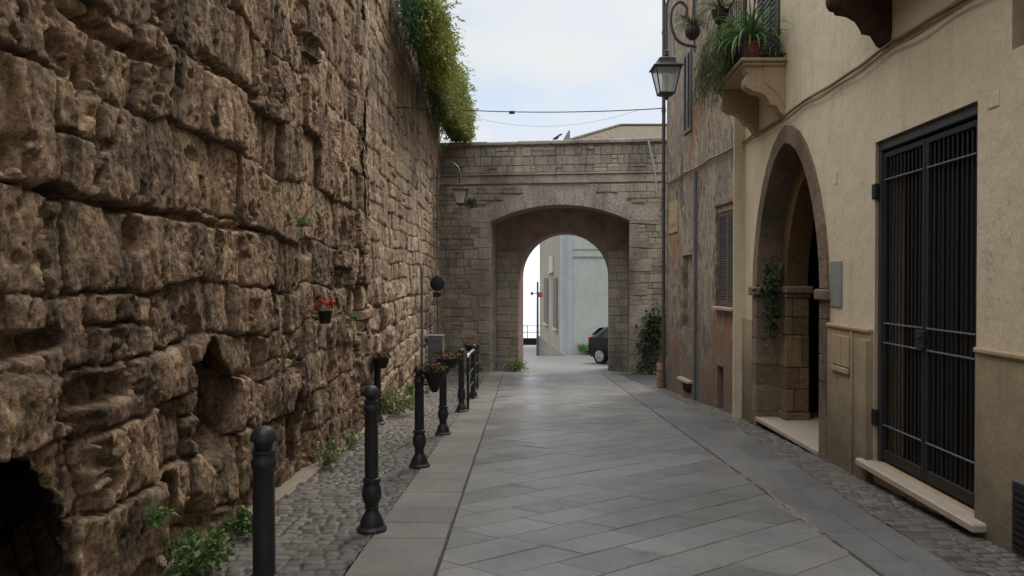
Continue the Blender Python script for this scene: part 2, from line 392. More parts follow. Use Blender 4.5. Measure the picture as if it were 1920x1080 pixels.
# old building: peeling multi-colour plaster
m = NM('peeling_plaster', .93, spec=.15)
v1 = m.map((1, 1.0, .5)); a = m.noise(2.0, 9, .74, v1, .3); b = m.noise(.9, 8, .68, m.map((1, 1.1, .45), (0, 0, 1.0)))
c1 = m.ramp(a, [(.34, C('5e5750')), (.43, C('7c736a')), (.465, C('a89a84')), (.50, C('b0a088')), (.53, C('857a70')), (.62, C('9c8f7e')), (.7, C('68605a'))])
c2 = m.mix(m.rng(b, .545, .58, 0, .8), c1, C('a4704e'))
c3 = m.mix(m.rng(m.noise(2.2, 9, .75, v1), .60, .63, 0, .8), c2, C('b4aa92'))
c3b = m.mix(m.rng(m.noise(4.5, 8, .75, v1), .58, .63, 0, .8), c3, C('5a5048'))
z = m.n('ShaderNodeSeparateXYZ'); m.L(m.tc, z.inputs[0])
zz = m.math('ADD', z.outputs[2], m.math('MULTIPLY', m.noise(1.5, 6, .65), -2.4))
c4 = m.mix(m.rng(zz, -.4, 1.0, .6, 0), c3b, C('6c645e'))
cell = m.n('ShaderNodeTexVoronoi'); cell.inputs['Scale'].default_value = 4.5; m.L(m.map((1, 1, 1.7)), cell.inputs['Vector'])
expo = m.rng(m.noise(1.1, 7, .7, v1), .56, .60, 0, .75)
c4 = m.mix(expo, c4, m.ramp(cell.outputs['Color'], [(.2, C('5e564e')), (.5, C('857a6c')), (.8, C('a0917c'))]))
c5 = m.mix(1.0, c4, m.ramp(m.noise(24, 7, .7), [(.3, (.7,)*3+(1,)), (.7, (1.3,)*3+(1,))]), 'MULTIPLY')
m.col(c5); b1 = m.bump(a, 1.0, .10); m.bump(m.noise(30, 7, .72), .8, .02, b1); M['peel'] = m.m

def m_paving(name, cols, rlo, rhi, k=1.0, attrn=None):
    m = NM(name, .5, spec=.5)
    isl = m.attr(attrn) if attrn else m.island()
    c0 = m.ramp(isl, [(i/(len(cols)-1), C(t, k)) for i, t in enumerate(cols)])
    pat = m.noise(.8, 6, .65)
    c1 = m.mix(m.rng(pat, .45, .7, 0, .55), c0, C('4a4a48', k))
    c2 = m.mix(1.0, c1, m.ramp(m.noise(35, 8, .75), [(.25, (.75,)*3+(1,)), (.5, (1, 1, 1, 1)), (.8, (1.35,)*3+(1,))]), 'MULTIPLY')
    sp = m.rng(m.voro(9), 0, .03, 1, 0); c3 = m.mix(m.math('MULTIPLY', sp, .35), c2, C('8c8a84'))
    if attrn: c3 = m.mix(m.math('MULTIPLY', m.attr('jt'), .9), c3, C('302c26'))
    stn = m.rng(m.noise(2.1, 7, .72), .56, .68, 0, .4); c3 = m.mix(stn, c3, C('3f3e3b', k))
    lt = m.rng(m.noise(1.2, 8, .75, m.map((3, .5, 1))), .58, .7, 0, .3); c3 = m.mix(lt, c3, C('8d8a83', k))
    m.col(c3); m.rough(m.rng(m.math('ADD', m.math('MULTIPLY', isl, .35), pat), .4, 1.0, rlo, rhi))
    b1 = m.bump(m.noise(5, 5, .6), .35, .012); m.bump(m.noise(60, 7, .7), .5, .004, b1); return m.m
M['slab'] = m_paving('basalt_slab', ['747371', '807f7d', '777574', '868482', '7b7a77'], .25, .46)
M['slab_left'] = m_paving('worn_slab', ['79756f', '827e77', '75716b', '86817a'], .34, .54)
M['slab_right'] = m_paving('dark_slab', ['6c6b6a', '757472', '706e6d'], .30, .5)
M['cobble'] = m_paving('cobble_stone', ['544e47', '6b6359', '5e5850', '776e62', '59544e'], .5, .75, 1.0, 'blk')
M['joint'] = simple('joint_dirt', '45423d', .95, 0, .3, 30, .6, .006)
M['road_far'] = simple('worn_road', '6c6c68', .55, 0, .2, 3, .4, .006)
M['earth'] = simple('earth', '5c5648', .95, 0, .3, 2, .5, .02)
M['kerb'] = simple('kerb_mortar', '85796a', .9, 0, .25, 10, .6, .01)
m = NM('sea_water', .22, C('c4ced2')); m.bump(m.noise(.05, 4), .1, 1.0); M['sea'] = m.m

def m_leaf(name, cols, k=1.0, trans=.25):
    m = NM(name, .55, spec=.35)
    c0 = m.ramp(m.island(), [(i/(len(cols)-1), C(t, k)) for i, t in enumerate(cols)])
    c1 = m.mix(m.rng(m.noise(1.1, 4), .4, .65, 0, .55), c0, C(cols[-1], k))
    m.col(c1)
    tr = m.n('ShaderNodeBsdfTranslucent'); m.L(c1, tr.inputs['Color'])
    ms = m.n('ShaderNodeMixShader'); ms.inputs[0].default_value = trans
    out = [x for x in m.t.nodes if x.type == 'OUTPUT_MATERIAL'][0]
    m.L(m.b.outputs[0], ms.inputs[1]); m.L(tr.outputs[0], ms.inputs[2]); m.L(ms.outputs[0], out.inputs[0]); return m.m
M['ivy'] = m_leaf('hanging_vine_leaf', ['44603a', '54743e', '365644', '64803e', '3f5f4c'])
M['ivy_yellow'] = m_leaf('yellow_vine_leaf', ['627c3c', '78883e', '8a903e', '9c9442', '66703a'])
M['weed'] = m_leaf('weed_leaf', ['48683a', '5a7c40', '3c5a32', '7a8c50'])
M['weed_pale'] = m_leaf('pale_weed_leaf', ['6a7a44', '8a9468', '4f6a38', '7c8a4c'])
M['dark_ivy'] = m_leaf('dark_ivy_leaf', ['1f3020', '2c4028', '26382a', '3c5434'])
M['balc_leaf'] = m_leaf('pot_plant_leaf', ['4c7440', '639050', '3c6440', '84a45c'])
M['fern'] = m_leaf('trailing_fern_leaf', ['4c6038', '5e6c3e', '3c5030', '6c6440'])
M['orange'] = m_leaf('orange_petal', ['b8683c', '9a5a3c', 'c48a54', '7a5a40'])
M['red'] = m_leaf('red_petal', ['c83c34', 'b02c2c', 'd8584c'])
# glass of lanterns
m = NM('frosted_lantern_glass', .3, C('d8dad6')); tr = m.n('ShaderNodeBsdfTranslucent'); tr.inputs['Color'].default_value = C('eceeea')
ms = m.n('ShaderNodeMixShader'); ms.inputs[0].default_value = .65; out = [x for x in m.t.nodes if x.type == 'OUTPUT_MATERIAL'][0]
m.L(m.b.outputs[0], ms.inputs[1]); m.L(tr.outputs[0], ms.inputs[2]); tp = m.n('ShaderNodeBsdfTransparent'); m2_ = m.n('ShaderNodeMixShader'); m2_.inputs[0].default_value = .45; m.L(ms.outputs[0], m2_.inputs[1]); m.L(tp.outputs[0], m2_.inputs[2]); m.L(m2_.outputs[0], out.inputs[0]); M['lglass'] = m.m
# roof tiles
m = NM('roof_tiles', .9, spec=.2)
w = m.n('ShaderNodeTexWave'); w.inputs['Scale'].default_value = 3.2; w.inputs['Distortion'].default_value = .4; w.bands_direction = 'X'; m.L(m.tc, w.inputs['Vector'])
c = m.ramp(m.noise(5, 6, .7, m.map((3, 1, 1))), [(.3, C('6a5f52')), (.5, C('867866')), (.7, C('9a8c78'))])
m.col(c); m.bump(w.outputs['Fac'], 1.0, .12); M['rooftile'] = m.m

# ================================================================ GROUND
def sheet(name, x0, x1, y0, y1, lift, m, ny=2, kind='structure', xf0=None, xf1=None):
    ys = np.linspace(y0, y1, ny); V = []
    for y in ys:
        a = xf0(y) if xf0 else x0; b = xf1(y) if xf1 else x1
        V += [(a, y, G(y)+lift), (b, y, G(y)+lift)]
    F = [(2*i, 2*i+1, 2*i+3, 2*i+2) for i in range(ny-1)]
    return tag(link_mesh(name, V, F, m), kind=kind)
V = []; ys = [-300, -20, 0, 52, 60, 75, 110, 200, 420]; zs = [G(-20)+4, G(-20), G(0), G(52), -5.6, -9, -20, -45, -64]
xs = [-600, -40, 40, 600]
for y, z_ in zip(ys, zs):
    for x in xs: V.append((x, y, z_ - .06 if y <= 52 else z_))
F = [(i*4+j, i*4+j+1, (i+1)*4+j+1, (i+1)*4+j) for i in range(len(ys)-1) for j in range(3)]
tag(link_mesh('ground', V, F, M['earth']), kind='structure')
tag(link_mesh('sea', [(-9000, 150, -60), (9000, 150, -60), (9000, 16000, -60), (-9000, 16000, -60)], [(0, 1, 2, 3)], M['sea']), kind='structure')
sheet('road_bed', -2.5, 6.5, -12, 23.6, -.016, M['joint'])
sheet('road', -7, 9, 22.9, 52, -.004, M['road_far'])

LX = lambda y: -.46 + .012*(y-6)          # left edge of the carriageway slabs
RX = lambda y: 2.32 + .02*(y-5)           # right edge
BX = lambda y: -1.04 + .018*(y-5.8)       # cobble / slab boundary
WX = lambda y: 3.27 + .04*y if y < 12.6 else 4.323 - .0415*y   # face of the right-hand houses
CX = lambda y: 2.92 + .075*(y-5.8) if y < 12 else 3.385 - .02*(y-12)   # inner edge of right cobbles

def clip(poly, a, b, c):       # keep a*x+b*y<=c
    out = []
    for i in range(len(poly)):
        p = poly[i]; q = poly[(i+1) % len(poly)]; dp = a*p[0]+b*p[1]-c; dq = a*q[0]+b*q[1]-c
        if dp <= 0: out.append(p)
        if (dp < 0) != (dq < 0) and abs(dp-dq) > 1e-9:
            t = dp/(dp-dq); out.append((p[0]+(q[0]-p[0])*t, p[1]+(q[1]-p[1])*t))
    return out
def area(p): return abs(sum(p[i][0]*p[(i+1) % len(p)][1]-p[(i+1) % len(p)][0]*p[i][1] for i in range(len(p))))/2
def inset(poly, d):
    n = len(poly); s = sum(poly[i][0]*poly[(i+1) % n][1]-poly[(i+1) % n][0]*poly[i][1] for i in range(n))
    for i in range(n):
        pass
    out = []
    sg = 1 if s > 0 else -1
    lines = []
    for i in range(n):
        p = poly[i]; q = poly[(i+1) % n]; dx, dy = q[0]-p[0], q[1]-p[1]; l = math.hypot(dx, dy)
        if l < 1e-6: continue
        nx, ny = -dy/l*sg, dx/l*sg
        lines.append((p[0]+nx*d, p[1]+ny*d, dx/l, dy/l))
    for i in range(len(lines)):
        x1, y1, a1, b1 = lines[i-1]; x2, y2, a2, b2 = lines[i]
        det = a1*b2-a2*b1
        if abs(det) < .03: out.append((x2, y2)); continue
        t = ((x2-x1)*b2-(y2-y1)*a2)/det; out.append((x1+a1*t, y1+b1*t))
    return out
rsl = random.Random(5)
def slab(mb, poly, gap=.0032, ch=.004, amp=.0018):
    if len(poly) < 3 or area(poly) < .0012: return
    a = inset(poly, gap*rsl.uniform(.7, 1.4)/1.0); b = inset(poly, gap+ch)
    if len(a) != len(b) or area(b) > area(poly): return
    dz = rsl.uniform(-amp, amp); tx, ty = rsl.uniform(-amp, amp)*2, rsl.uniform(-amp, amp)*2
    cx = sum(p[0] for p in a)/len(a); cy = sum(p[1] for p in a)/len(a); n = len(a)
    f = lambda p, h: (p[0], p[1], G(p[1])+h+dz+tx*(p[0]-cx)+ty*(p[1]-cy))
    vs = [f(p, -.05) for p in a] + [f(p, -.004) for p in a] + [f(p, 0) for p in b]
    fs = [tuple(range(2*n, 3*n))]
    for i in range(n):
        j = (i+1) % n; fs += [(i, j, j+n, i+n), (i+n, j+n, j+2*n, i+2*n)]
    mb.add(vs, fs)
# central carriageway, skewed slabs
mb = MB(); a1 = R(38); a2 = R(-37)
ea = Vector((math.cos(a1), math.sin(a1))); eb = Vector((math.cos(a2), math.sin(a2)))
v0 = -28.0
while v0 < 12:
    w_ = rsl.uniform(.33, .40); u = -8 - rsl.uniform(0, .6)
    while u < 34:
        l_ = rsl.uniform(.48, .82)
        P = [ea*u + eb*v0, ea*(u+l_) + eb*v0, ea*(u+l_) + eb*(v0+w_), ea*u + eb*(v0+w_)]
        u += l_
        poly = [(p.x+1, p.y+2) for p in P]
        cy = sum(p[1] for p in poly)/4; cx = sum(p[0] for p in poly)/4
        if cy < -2 or cy > 24 or cx < -1.6 or cx > 3.6: continue
        poly = clip(poly, -1, .012, -(-.46-.072)); poly = clip(poly, 1, -.02, 2.32-.1-.014)
        poly = clip(poly, 0, 1, 23.3)
        slab(mb, poly)
    v0 += w_
tag(mb.build('paved_road', M['slab'], fix=True), kind='structure')
# left strip of long transverse slabs, right strip of dark slabs
mb = MB(); y = -2.0
while y < 23.3:
    d = rsl.uniform(.32, .62); y1 = min(y+d, 23.3)
    slab(mb, [(BX(y), y), (LX(y)-.012, y), (LX(y1)-.012, y1), (BX(y1), y1)], .006, .005, .0015); y = y1
    if y1 >= 23.3: break
tag(mb.build('kerb_slabs', M['slab_left']), kind='structure')
mb = MB(); y = -2.0
while y < 23.0:
    d = rsl.uniform(.5, .95); y1 = min(y+d, 23.0)
    for t0, t1 in ((0, .52), (.52, 1)):
        xa = lambda q, t: lerp(RX(q)+.014, CX(q), t)
        slab(mb, [(xa(y, t0), y), (xa(y, t1), y), (xa(y1, t1), y1), (xa(y1, t0), y1)], .003, .004, .001)
    y = y1
    if y1 >= 23.0: break
tag(mb.build('side_slabs', M['slab_right']), kind='structure')
sheet('edge_joint', 0, 0, -2, 23.0, -.010, M['joint'], 12, xf0=lambda y: RX(y)-.02, xf1=lambda y: RX(y)+.02)
sheet('edge_joint', 0, 0, -2, 23.0, -.008, M['joint'], 12, xf0=lambda y: LX(y)-.02, xf1=lambda y: LX(y)+.01)
# bits of broken joint filler along the right-hand edge line
mb = MB()
for k in range(70):
    y = rsl.choice([rsl.uniform(5.2, 8.6), rsl.uniform(6.2, 7.0)]); x = RX(y)+rsl.gauss(0, .014)
    s_ = rsl.uniform(.004, .015); mb.bbox(x-s_*.6, x+s_*.6, y-s_*5, y+s_*5, G(y)-.004, G(y)+rsl.uniform(.002, .006), .003)
tag(mb.build('joint_crumbs', M['kerb']), kind='stuff')

def cobbles(name, x0f, x1f, y0, y1, seed, row=.10, wr=(.09, .17), step=.014, ymid=13.0):
    ys = list(np.arange(y0, ymid, step)) + list(np.arange(ymid, y1+.02, .03)); ys = np.array(ys)
    nx = int(1.2/step)
    T_ = np.linspace(0, 1, nx); Y = np.repeat(ys, nx); X0 = np.repeat([x0f(q) for q in ys], nx); X1 = np.repeat([x1f(q) for q in ys], nx)
    X = X0 + (X1-X0)*np.tile(T_, len(ys))
    rows = [y0-1]; rs = random.Random(seed)
    while rows[-1] < y1+1: rows.append(rows[-1]+rs.uniform(row*.85, row*1.2))
    H, T, D = blockfield(X, Y, rows, wr, seed, wob=.05, jit=.014, jscale=7, rad=.014, jw=.014, jd=.022, prot=.006, tilt=.08, bulge=.006, urange=(-3, 5))
    H += .0035*fbm(X*14, Y*14, 4, seed+9) + .012*fbm(X*.8, Y*.8, 2, seed+8)
    Vv = np.stack([X, Y, Gv(Y)+H-.004], 1)
    o = link_mesh(name, Vv, grid_faces(len(ys), nx)[:, ::-1], M['cobble'], smooth=True, attrs={'blk': T, 'jt': np.exp(-(D/.009)**2)})
    return tag(o, kind='structure')
cobbles('pavement', lambda y: -2.3, BX, 2.0, 23.6, 31)
cobbles('pavement', CX, lambda y: WX(y)+.06, 2.0, 18.4, 57)
mb = MB(); ks = np.arange(2.5, 23, .25)
rk = random.Random(3)
P0 = None
for y in ks:
    w0 = -2.05+rk.uniform(-.02, .03); mb.bbox(-2.25, w0, y, y+.25, G(y)-.05, G(y)+.022+rk.uniform(-.006, .006), .012)
tag(mb.build('kerb', M['kerb']), kind='structure')

# ================================================================ LEFT WALL (giant rough blocks)
def old_wall():
    us = [-6.0]
    while us[-1] < 11.95:
        u = us[-1]; us.append(u + (.07 if u < 2.2 else max(.0125, .42*u*u/1650)))
    us = np.array(us); zs = np.concatenate([np.arange(-2.55, 2.6, .0150), np.arange(2.6, 6.4, .024)])
    nz = len(zs); U = np.repeat(us, nz); Z = np.tile(zs, len(us))
    zb = [-3.2, -2.7, -2.2, -1.68, -1.2, -.78, -.43, -.05, .44, 1.02, 1.55, 2.15, 2.7, 3.3, 3.85, 4.45, 5.05, 5.65, 6.5]
    H, T, D = blockfield(U, Z, zb, (.38, 1.0), 12, wob=.15, jit=.045, jscale=4.2, rad=.05, jw=.017, jd=.10, prot=.055, tilt=.05, bulge=.010, urange=(-7, 13), split=.12, hj=.8)
    low = sst(.1, -1.2, Z)
    H += (.035+.045*low)*fbm(U*2.1, Z*1.9, 4, 77) + (.018+.006*low)*fbm(U*6.5, Z*5.5, 5, 78, .6) + .016*fbm(U*24, Z*20, 4, 79, .7)
    # solution hollows and pits of the tufa
    cav = fbm(U*4.6+3, Z*3.6, 5, 80, .6); H -= (.05+.06*low)*sst(.27, .36, cav)
    pit = fbm(U*13, Z*11, 3, 81, .6); pm = sst(-.1, .3, fbm(U*1.2, Z*1.5, 2, 82)); H -= .040*sst(.26, .5, pit)*pm
    # vertical flutes worn by water
    H += .022*fbm(U*11, Z*1.1, 4, 83, .6)
    # deep open joint at shoulder height
    zj = .44 + .05*fbm(U*1.4, U*0, 3, 84); dj = np.abs(Z-zj + .05*(U-4.2)*.3)
    H -= .11*(1-sst(.012, .04, dj + .03*fbm(U*5, Z*5, 2, 85)))*sst(3.3, 3.8, U)*sst(7.0, 5.8, U)
    SH = np.zeros_like(H)
    def hole(uc, zc, ru, rz, dep, n=.35, e=.30, under=0.0):
        nonlocal H, SH
        r = ((np.abs(U-uc)/ru)**2.4 + (np.abs(Z-zc)/rz)**2.4)**(1/2.4) + n*fbm(U*3.5, Z*3.5, 3, int(abs(uc*91+zc*37)) % 999)
        q_ = dep*(1-sst(1-e, 1+e*.4, r))*(1+.25*fbm(U*4, Z*4, 3, 91)); H = H - q_; SH = SH + under*q_
    hole(3.02, -1.40, .82, .62, 1.5, .14, .08, 1.25); hole(3.79, 1.14, .08, .07, .22, .2); hole(5.70, -.95, .34, .45, .34, .35, .2, .9)
    hole(11.0, -.35, .42, .50, .30); hole(11.75, 1.7, .22, 1.2, .16, .5); hole(3.45, -.3, .32, .06, .14, .5); hole(4.55, .25, .10, .10, .12)
    hole(4.1, -.58, .25, .07, .16, .5); hole(7.75, -1.5, .15, .45, .35, .4, .3, .5); hole(4.95, -1.55, .16, .30, .30, .5, .3, .6); hole(6.7, -.75, .12, .25, .12); hole(9.2, -1.0, .2, .35, .16, .5)
    hole(10.2, .5, .25, .3, .14, .5); hole(4.0, .95, .10, .2, .10); hole(4.35, 1.35, .5, .05, .12, .5); hole(5.3, -1.75, .3, .3, .15, .5)
    hole(8.4, .35, .3, .12, .1, .5); hole(3.35, .75, .14, .3, .08, .5); hole(6.2, 1.6, .7, .06, .12, .6); hole(8.6, 2.6, .6, .1, .1, .6)
    base = -2.17 - .012*(Z+2.2)
    foot = .10*sst(-1.7, -2.3, Z+.052*(U-5))
    X = base + np.where(H > -.25, H*.86, H+.035) + foot*(.5+.7*vn(U*3, Z*3, 95))
    V = np.stack([X, U+SH, Z+.25*SH], 1); F = grid_faces(len(us), nz)
    nv = len(V)
    # back, top and end faces (wall thickness)
    t = thing('ancient_stone_wall', 'tall wall of huge rough brown eroded stone blocks along the left of the street', 'wall', (-2.6, 3, -2.5))
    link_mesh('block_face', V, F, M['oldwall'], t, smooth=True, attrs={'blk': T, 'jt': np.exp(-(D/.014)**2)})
    mb = MB(); mb.box(-4.8, -4.2, -6, 11.9, -2.6, 6.3); mb.box(-4.2, -2.55, -6, 11.9, 5.9, 6.2)
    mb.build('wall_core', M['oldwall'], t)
old_wall()
def mid_wall():
    us = [11.85]
    while us[-1] < 24.3: us.append(us[-1] + max(.02, .35*us[-1]**2/1650))
    us = np.array(us); zs = np.arange(-3.0, 5.42, .022); nz = len(zs); U = np.repeat(us, nz); Z = np.tile(zs, len(us))
    rs = random.Random(8); zb = [-3.4]
    while zb[-1] < 5.8: zb.append(zb[-1]+rs.uniform(.27, .36))
    H, T, D = blockfield(U, Z, zb, (.35, .75), 33, wob=.07, jit=.02, jscale=4, rad=.04, jw=.018, jd=.04, prot=.022, tilt=.03, bulge=.006, urange=(11, 25), split=.1)
    low = sst(.3, -.6, Z)
    H2, T2, D2 = blockfield(U, Z, [-3.6, -3.1, -2.6, -2.15, -1.7, -1.25, -.8, -.35, .1, 7], (.5, .95), 44, wob=.12, jit=.03, jscale=4, rad=.07, jw=.032, jd=.11, prot=.05, tilt=.06, bulge=.025, urange=(11, 25))
    k = sst(-.1, .15, -(Z + .25*fbm(U*.8, Z*0, 2, 66)) - .1)
    H = H*(1-k)+H2*k; T = np.where(k > .5, T2, T)
    H += (.02+.05*low)*fbm(U*2, Z*2, 4, 71) + (.02+.01*low)*fbm(U*8, Z*7, 4, 72, .6) + .012*fbm(U*20, Z*18, 3, 73, .6)
    X = -2.24 - .004*Z + H
    # recess of the corner where it meets the older blocks
    t = thing('coursed_stone_wall', 'paler wall of smaller coursed stone blocks with greenery on top, reaching the gate arch', 'wall', (-2.6, 18, -2.9))
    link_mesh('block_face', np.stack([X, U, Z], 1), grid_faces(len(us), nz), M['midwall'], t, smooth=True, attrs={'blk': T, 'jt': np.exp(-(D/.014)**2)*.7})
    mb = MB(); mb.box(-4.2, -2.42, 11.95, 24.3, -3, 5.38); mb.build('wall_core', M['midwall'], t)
    mb = MB(); mb.box(-7, -3.9, 11.9, 24.3, 4.8, 5.3); mb.build('garden_soil', M['earth'], t)
mid_wall()

# ================================================================ GATE ARCH STRUCTURE
AX, AY, AL = -2.35, 23.95, R(-7.4)
ca, sa = math.cos(AL), math.sin(AL)
def GP(u, w, z): return (AX + ca*u - sa*w, AY + sa*u + ca*w, z)     # u along, w into the wall
GB = -2.95
gate = thing('gate_arch', 'massive rough stone gateway spanning the street, wide shallow arch over a smaller round one', 'gateway', GP(3.8, 1.2, GB))
LEN = 8.2; UC1, HW1, ZS1, RI1 = 3.813, 2.104, 1.79, .49
UC2, HW2, ZS2 = 3.85, 1.43, .09
def arc1(n=24, grow=0.0, hw=HW1):
    r = (HW1**2+RI1**2)/(2*RI1); zc = ZS1+RI1-r; r2 = r+grow; a = math.asin(HW1/r)
    return [(UC1 + r2*math.sin(lerp(-a, a, i/n)), zc + r2*math.cos(lerp(-a, a, i/n))) for i in range(n+1)]
def in_arch1(u, z, e=0):
    if abs(u-UC1) > HW1+e: return False
    r = (HW1**2+RI1**2)/(2*RI1); zc = ZS1+RI1-r
    return z < ZS1+e or math.hypot(u-UC1, z-zc) < r+e
def wall_poly(mb, outer, hole_open, w0, w1):
    """outline with an arch notch (hole_open goes from bottom left up round to bottom right)"""
    poly = [outer[0]] + hole_open + outer[1:]
    mb.prism(poly, w0, w1, lambda a, t, b: GP(a, t, b))
TOP = 4.10
mb = MB()
arch_pts = [(UC1-HW1, GB)] + arc1() + [(UC1+HW1, GB)]
wall_poly(mb, [(0, GB), (LEN, GB), (LEN, TOP), (0, TOP)], arch_pts, 0.03, 1.2)
mb.build('front_wall', M['mortar'], gate)
mb = MB(); n = 28
a2p = [(UC2-HW2, GB)] + [(UC2-HW2*math.cos(math.pi*i/n), ZS2+HW2*math.sin(math.pi*i/n)) for i in range(n+1)] + [(UC2+HW2, GB)]
wall_poly(mb, [(0, GB), (LEN, GB), (LEN, TOP-.3), (0, TOP-.3)], a2p, 1.203, 2.6)
mb.build('inner_wall', M['vault'], gate)
rs = random.Random(21)
mb = MB(); z = GB
stone_rows = []
while z < TOP-.02:
    h = rs.uniform(.12, .30)
    if z < 2.92 < z+h: h = 2.92-z
    if z < 3.26 and z >= 2.919: z = 3.26; continue
    h = min(h, TOP-z)
    if h < .04: z += h+.001; continue
    u = -rs.uniform(0, .3)
    while u < LEN:
        w = rs.uniform(.18, .55) if z < 3.2 else rs.uniform(.16, .42)
        u0, u1 = max(u, 0), min(u+w, LEN); u += w
        z0, z1 = z, z+h
        if rs.random() < .12 and h > .17: z1 = z0+h*.55
        segs = [(u0, u1)]
        zt = z1
        if z0 < ZS1+.05:                       # cut at the jambs
            L_, R_ = UC1-HW1-.01, UC1+HW1+.01; ns = []
            for s0, s1 in segs:
                if s1 <= L_ or s0 >= R_: ns.append((s0, s1)); continue
                if s0 < L_: ns.append((s0, L_))
                if s1 > R_: ns.append((R_, s1))
            segs = ns
        for s0, s1 in segs:
            if s1-s0 < .05: continue
            c_ = (s0+s1)/2
            if z1 > ZS1-.02 and any(in_arch1(q, z0, .42) for q in (s0, c_, s1)) and abs(c_-UC1) < HW1+.45: continue
            g = .004; p = rs.uniform(.0, .02)
            mb.bbox(s0+g, s1-g, -p-.01, .12, z0+g, z1-g, .014, fn=lambda a, b, c: GP(a, b, c))
            if z1 < z+h-.03: mb.bbox(s0+g, s1-g, -rs.uniform(0, .03)-.01, .12, z1+g*.5, z+h-g, .015, fn=lambda a, b, c: GP(a, b, c))
    z += h
mb.build('stonework', M['gate_stone'], gate)
# voussoirs
mb = MB(); r = (HW1**2+RI1**2)/(2*RI1); zc = ZS1+RI1-r; a = math.asin(HW1/r); nv_ = 15
for i in range(nv_):
    t0, t1 = lerp(-a, a, i/nv_)+.0008, lerp(-a, a, (i+1)/nv_)-.0008
    g_ = rs.uniform(.42, .56)
    poly = [(UC1+r*math.sin(t0), zc+r*math.cos(t0)), (UC1+(r+g_)*math.sin(t0), zc+(r+g_)*math.cos(t0)), (UC1+(r+g_)*math.sin(t1), zc+(r+g_)*math.cos(t1)), (UC1+r*math.sin(t1), zc+r*math.cos(t1))]
    mb.prism(poly, -.03-rs.uniform(0, .012), .25, lambda a_, t_, b_: GP(a_, t_, b_))
for s_ in (-1, 1):                        # big springer stones
    a0 = UC1+s_*(HW1+.004); a1_ = UC1+s_*(HW1+.88)
    mb.prism([(a0, ZS1-.02), (a1_, ZS1-.02), (a1_, ZS1+.42), (UC1+s_*(HW1+.16), ZS1+.42), (a0, ZS1+.02)], -.035, .2, lambda a_, t_, b_: GP(a_, t_, b_))
mb.build('voussoirs', M['gate_dressed'], gate)
# quoins at the jambs, string course, coping
mb = MB()
for s_ in (-1, 1):
    z = GB; k = 0
    while z < ZS1-.03:
        h = min(rs.uniform(.28, .42), ZS1-.02-z); wq = (.34, .58)[k % 2]+rs.uniform(-.06, .08); k += 1
        a0 = UC1+s_*(HW1-.004); a1_ = UC1+s_*(HW1+wq)
        mb.bbox(min(a0, a1_), max(a0, a1_), -.03-rs.uniform(0, .02), .9, z+.006, z+h-.006, .015, fn=lambda a_, b_, c_: GP(a_, b_, c_)); z += h
mb.build('quoins', M['gate_jamb'], gate)
mb = MB(); u = 0
while u < LEN:
    w = min(rs.uniform(.5, 1.1), LEN-u); mb.bbox(u+.001, u+w-.001, -.025, .2, 2.935, 3.19, .01, fn=GP)
    mb.bbox(u+.001, u+w-.001, -.065, .2, 3.192, 3.25, .01, fn=GP); u += w
mb.build('string_course', M['gate_dressed'], gate)
mb = MB(); u = 0
while u < LEN:
    w = min(rs.uniform(.6, 1.2), LEN-u); mb.bbox(u+.004, u+w-.004, -.08, 2.75, TOP+.001, TOP+.11+rs.uniform(0, .02), .025, fn=GP); u += w
mb.build('coping', M['gate_dressed'], gate)
mb = MB()            # coursed stones on the recessed wall beside the round arch
z = GB
while z < .9:
    h = rs.uniform(.18, .34)
    for (a0, a1_) in ((UC1-HW1+.0, UC2-HW2), (UC2+HW2, UC1+HW1)):
        if z+h > ZS2: a0, a1_ = (a0, min(a1_, UC2-math.sqrt(max(0, HW2**2-(z-ZS2)**2)))) if a0 < UC2 else (max(a0, UC2+math.sqrt(max(0, HW2**2-(z-ZS2)**2))), a1_)
        if a1_-a0 < .1: continue
        t_ = lerp(a0, a1_, rs.uniform(.3, .7))
        for s0, s1 in ((a0, t_), (t_, a1_)):
            mb.bbox(s0+.004, s1-.004, 1.18-rs.uniform(0, .015), 1.4, z+.004, z+h-.004, .014, fn=GP)
    z += h
mb.build('inner_stonework', M['gate_jamb'], gate)
mb = MB()
for (u, z0) in ((UC2-HW2-.12, GB), (UC2+HW2+.02, GB)):
    z = z0
    while z < ZS2:
        h = min(rs.uniform(.3, .5), ZS2+.01-z)
        mb.bbox(u-.12, u+.21, 1.17, 1.5, z+.004, z+h-.004, .012, fn=GP); z += h
#mb.build('inner_quoins', M['gate_jamb'], gate)

# ================================================================ FACADE TOOLS
def holed_wall(name, mp_, outer, holes, depth, m, parent, mr=None):
    rings = [outer] + holes; pts = [p for r_ in rings for p in r_]
    tris = tessellate_polygon([[Vector((a, b, 0)) for a, b in r_] for r_ in rings])
    mb = MB(); mb.add([mp_(a, 0, b) for a, b in pts], [tuple(t) for t in tris])
    o = mb.build(name, m, parent, fix=False)
    # orient towards the street
    nrm = sum((p.normal*p.area for p in o.data.polygons), Vector())
    if nrm.x > 0: o.data.flip_normals()
    mb = MB()
    for h, d in zip(holes, depth):
        n = len(h)
        mb.add([mp_(a, 0, b) for a, b in h] + [mp_(a, -d, b) for a, b in h], [(i, (i+1) % n, (i+1) % n+n, i+n) for i in range(n)])
    if holes: mb.build('reveal', mr or m, parent)
    return o
def rect(a, b, c, d): return [(a, c), (b, c), (b, d), (a, d)]
FN = lambda y, off, z: (3.27+.04*y-off, y, z)           # cream house face (off>0 towards street)
FO = lambda y, off, z: (4.323-.0415*y-off, y, z)        # old house face
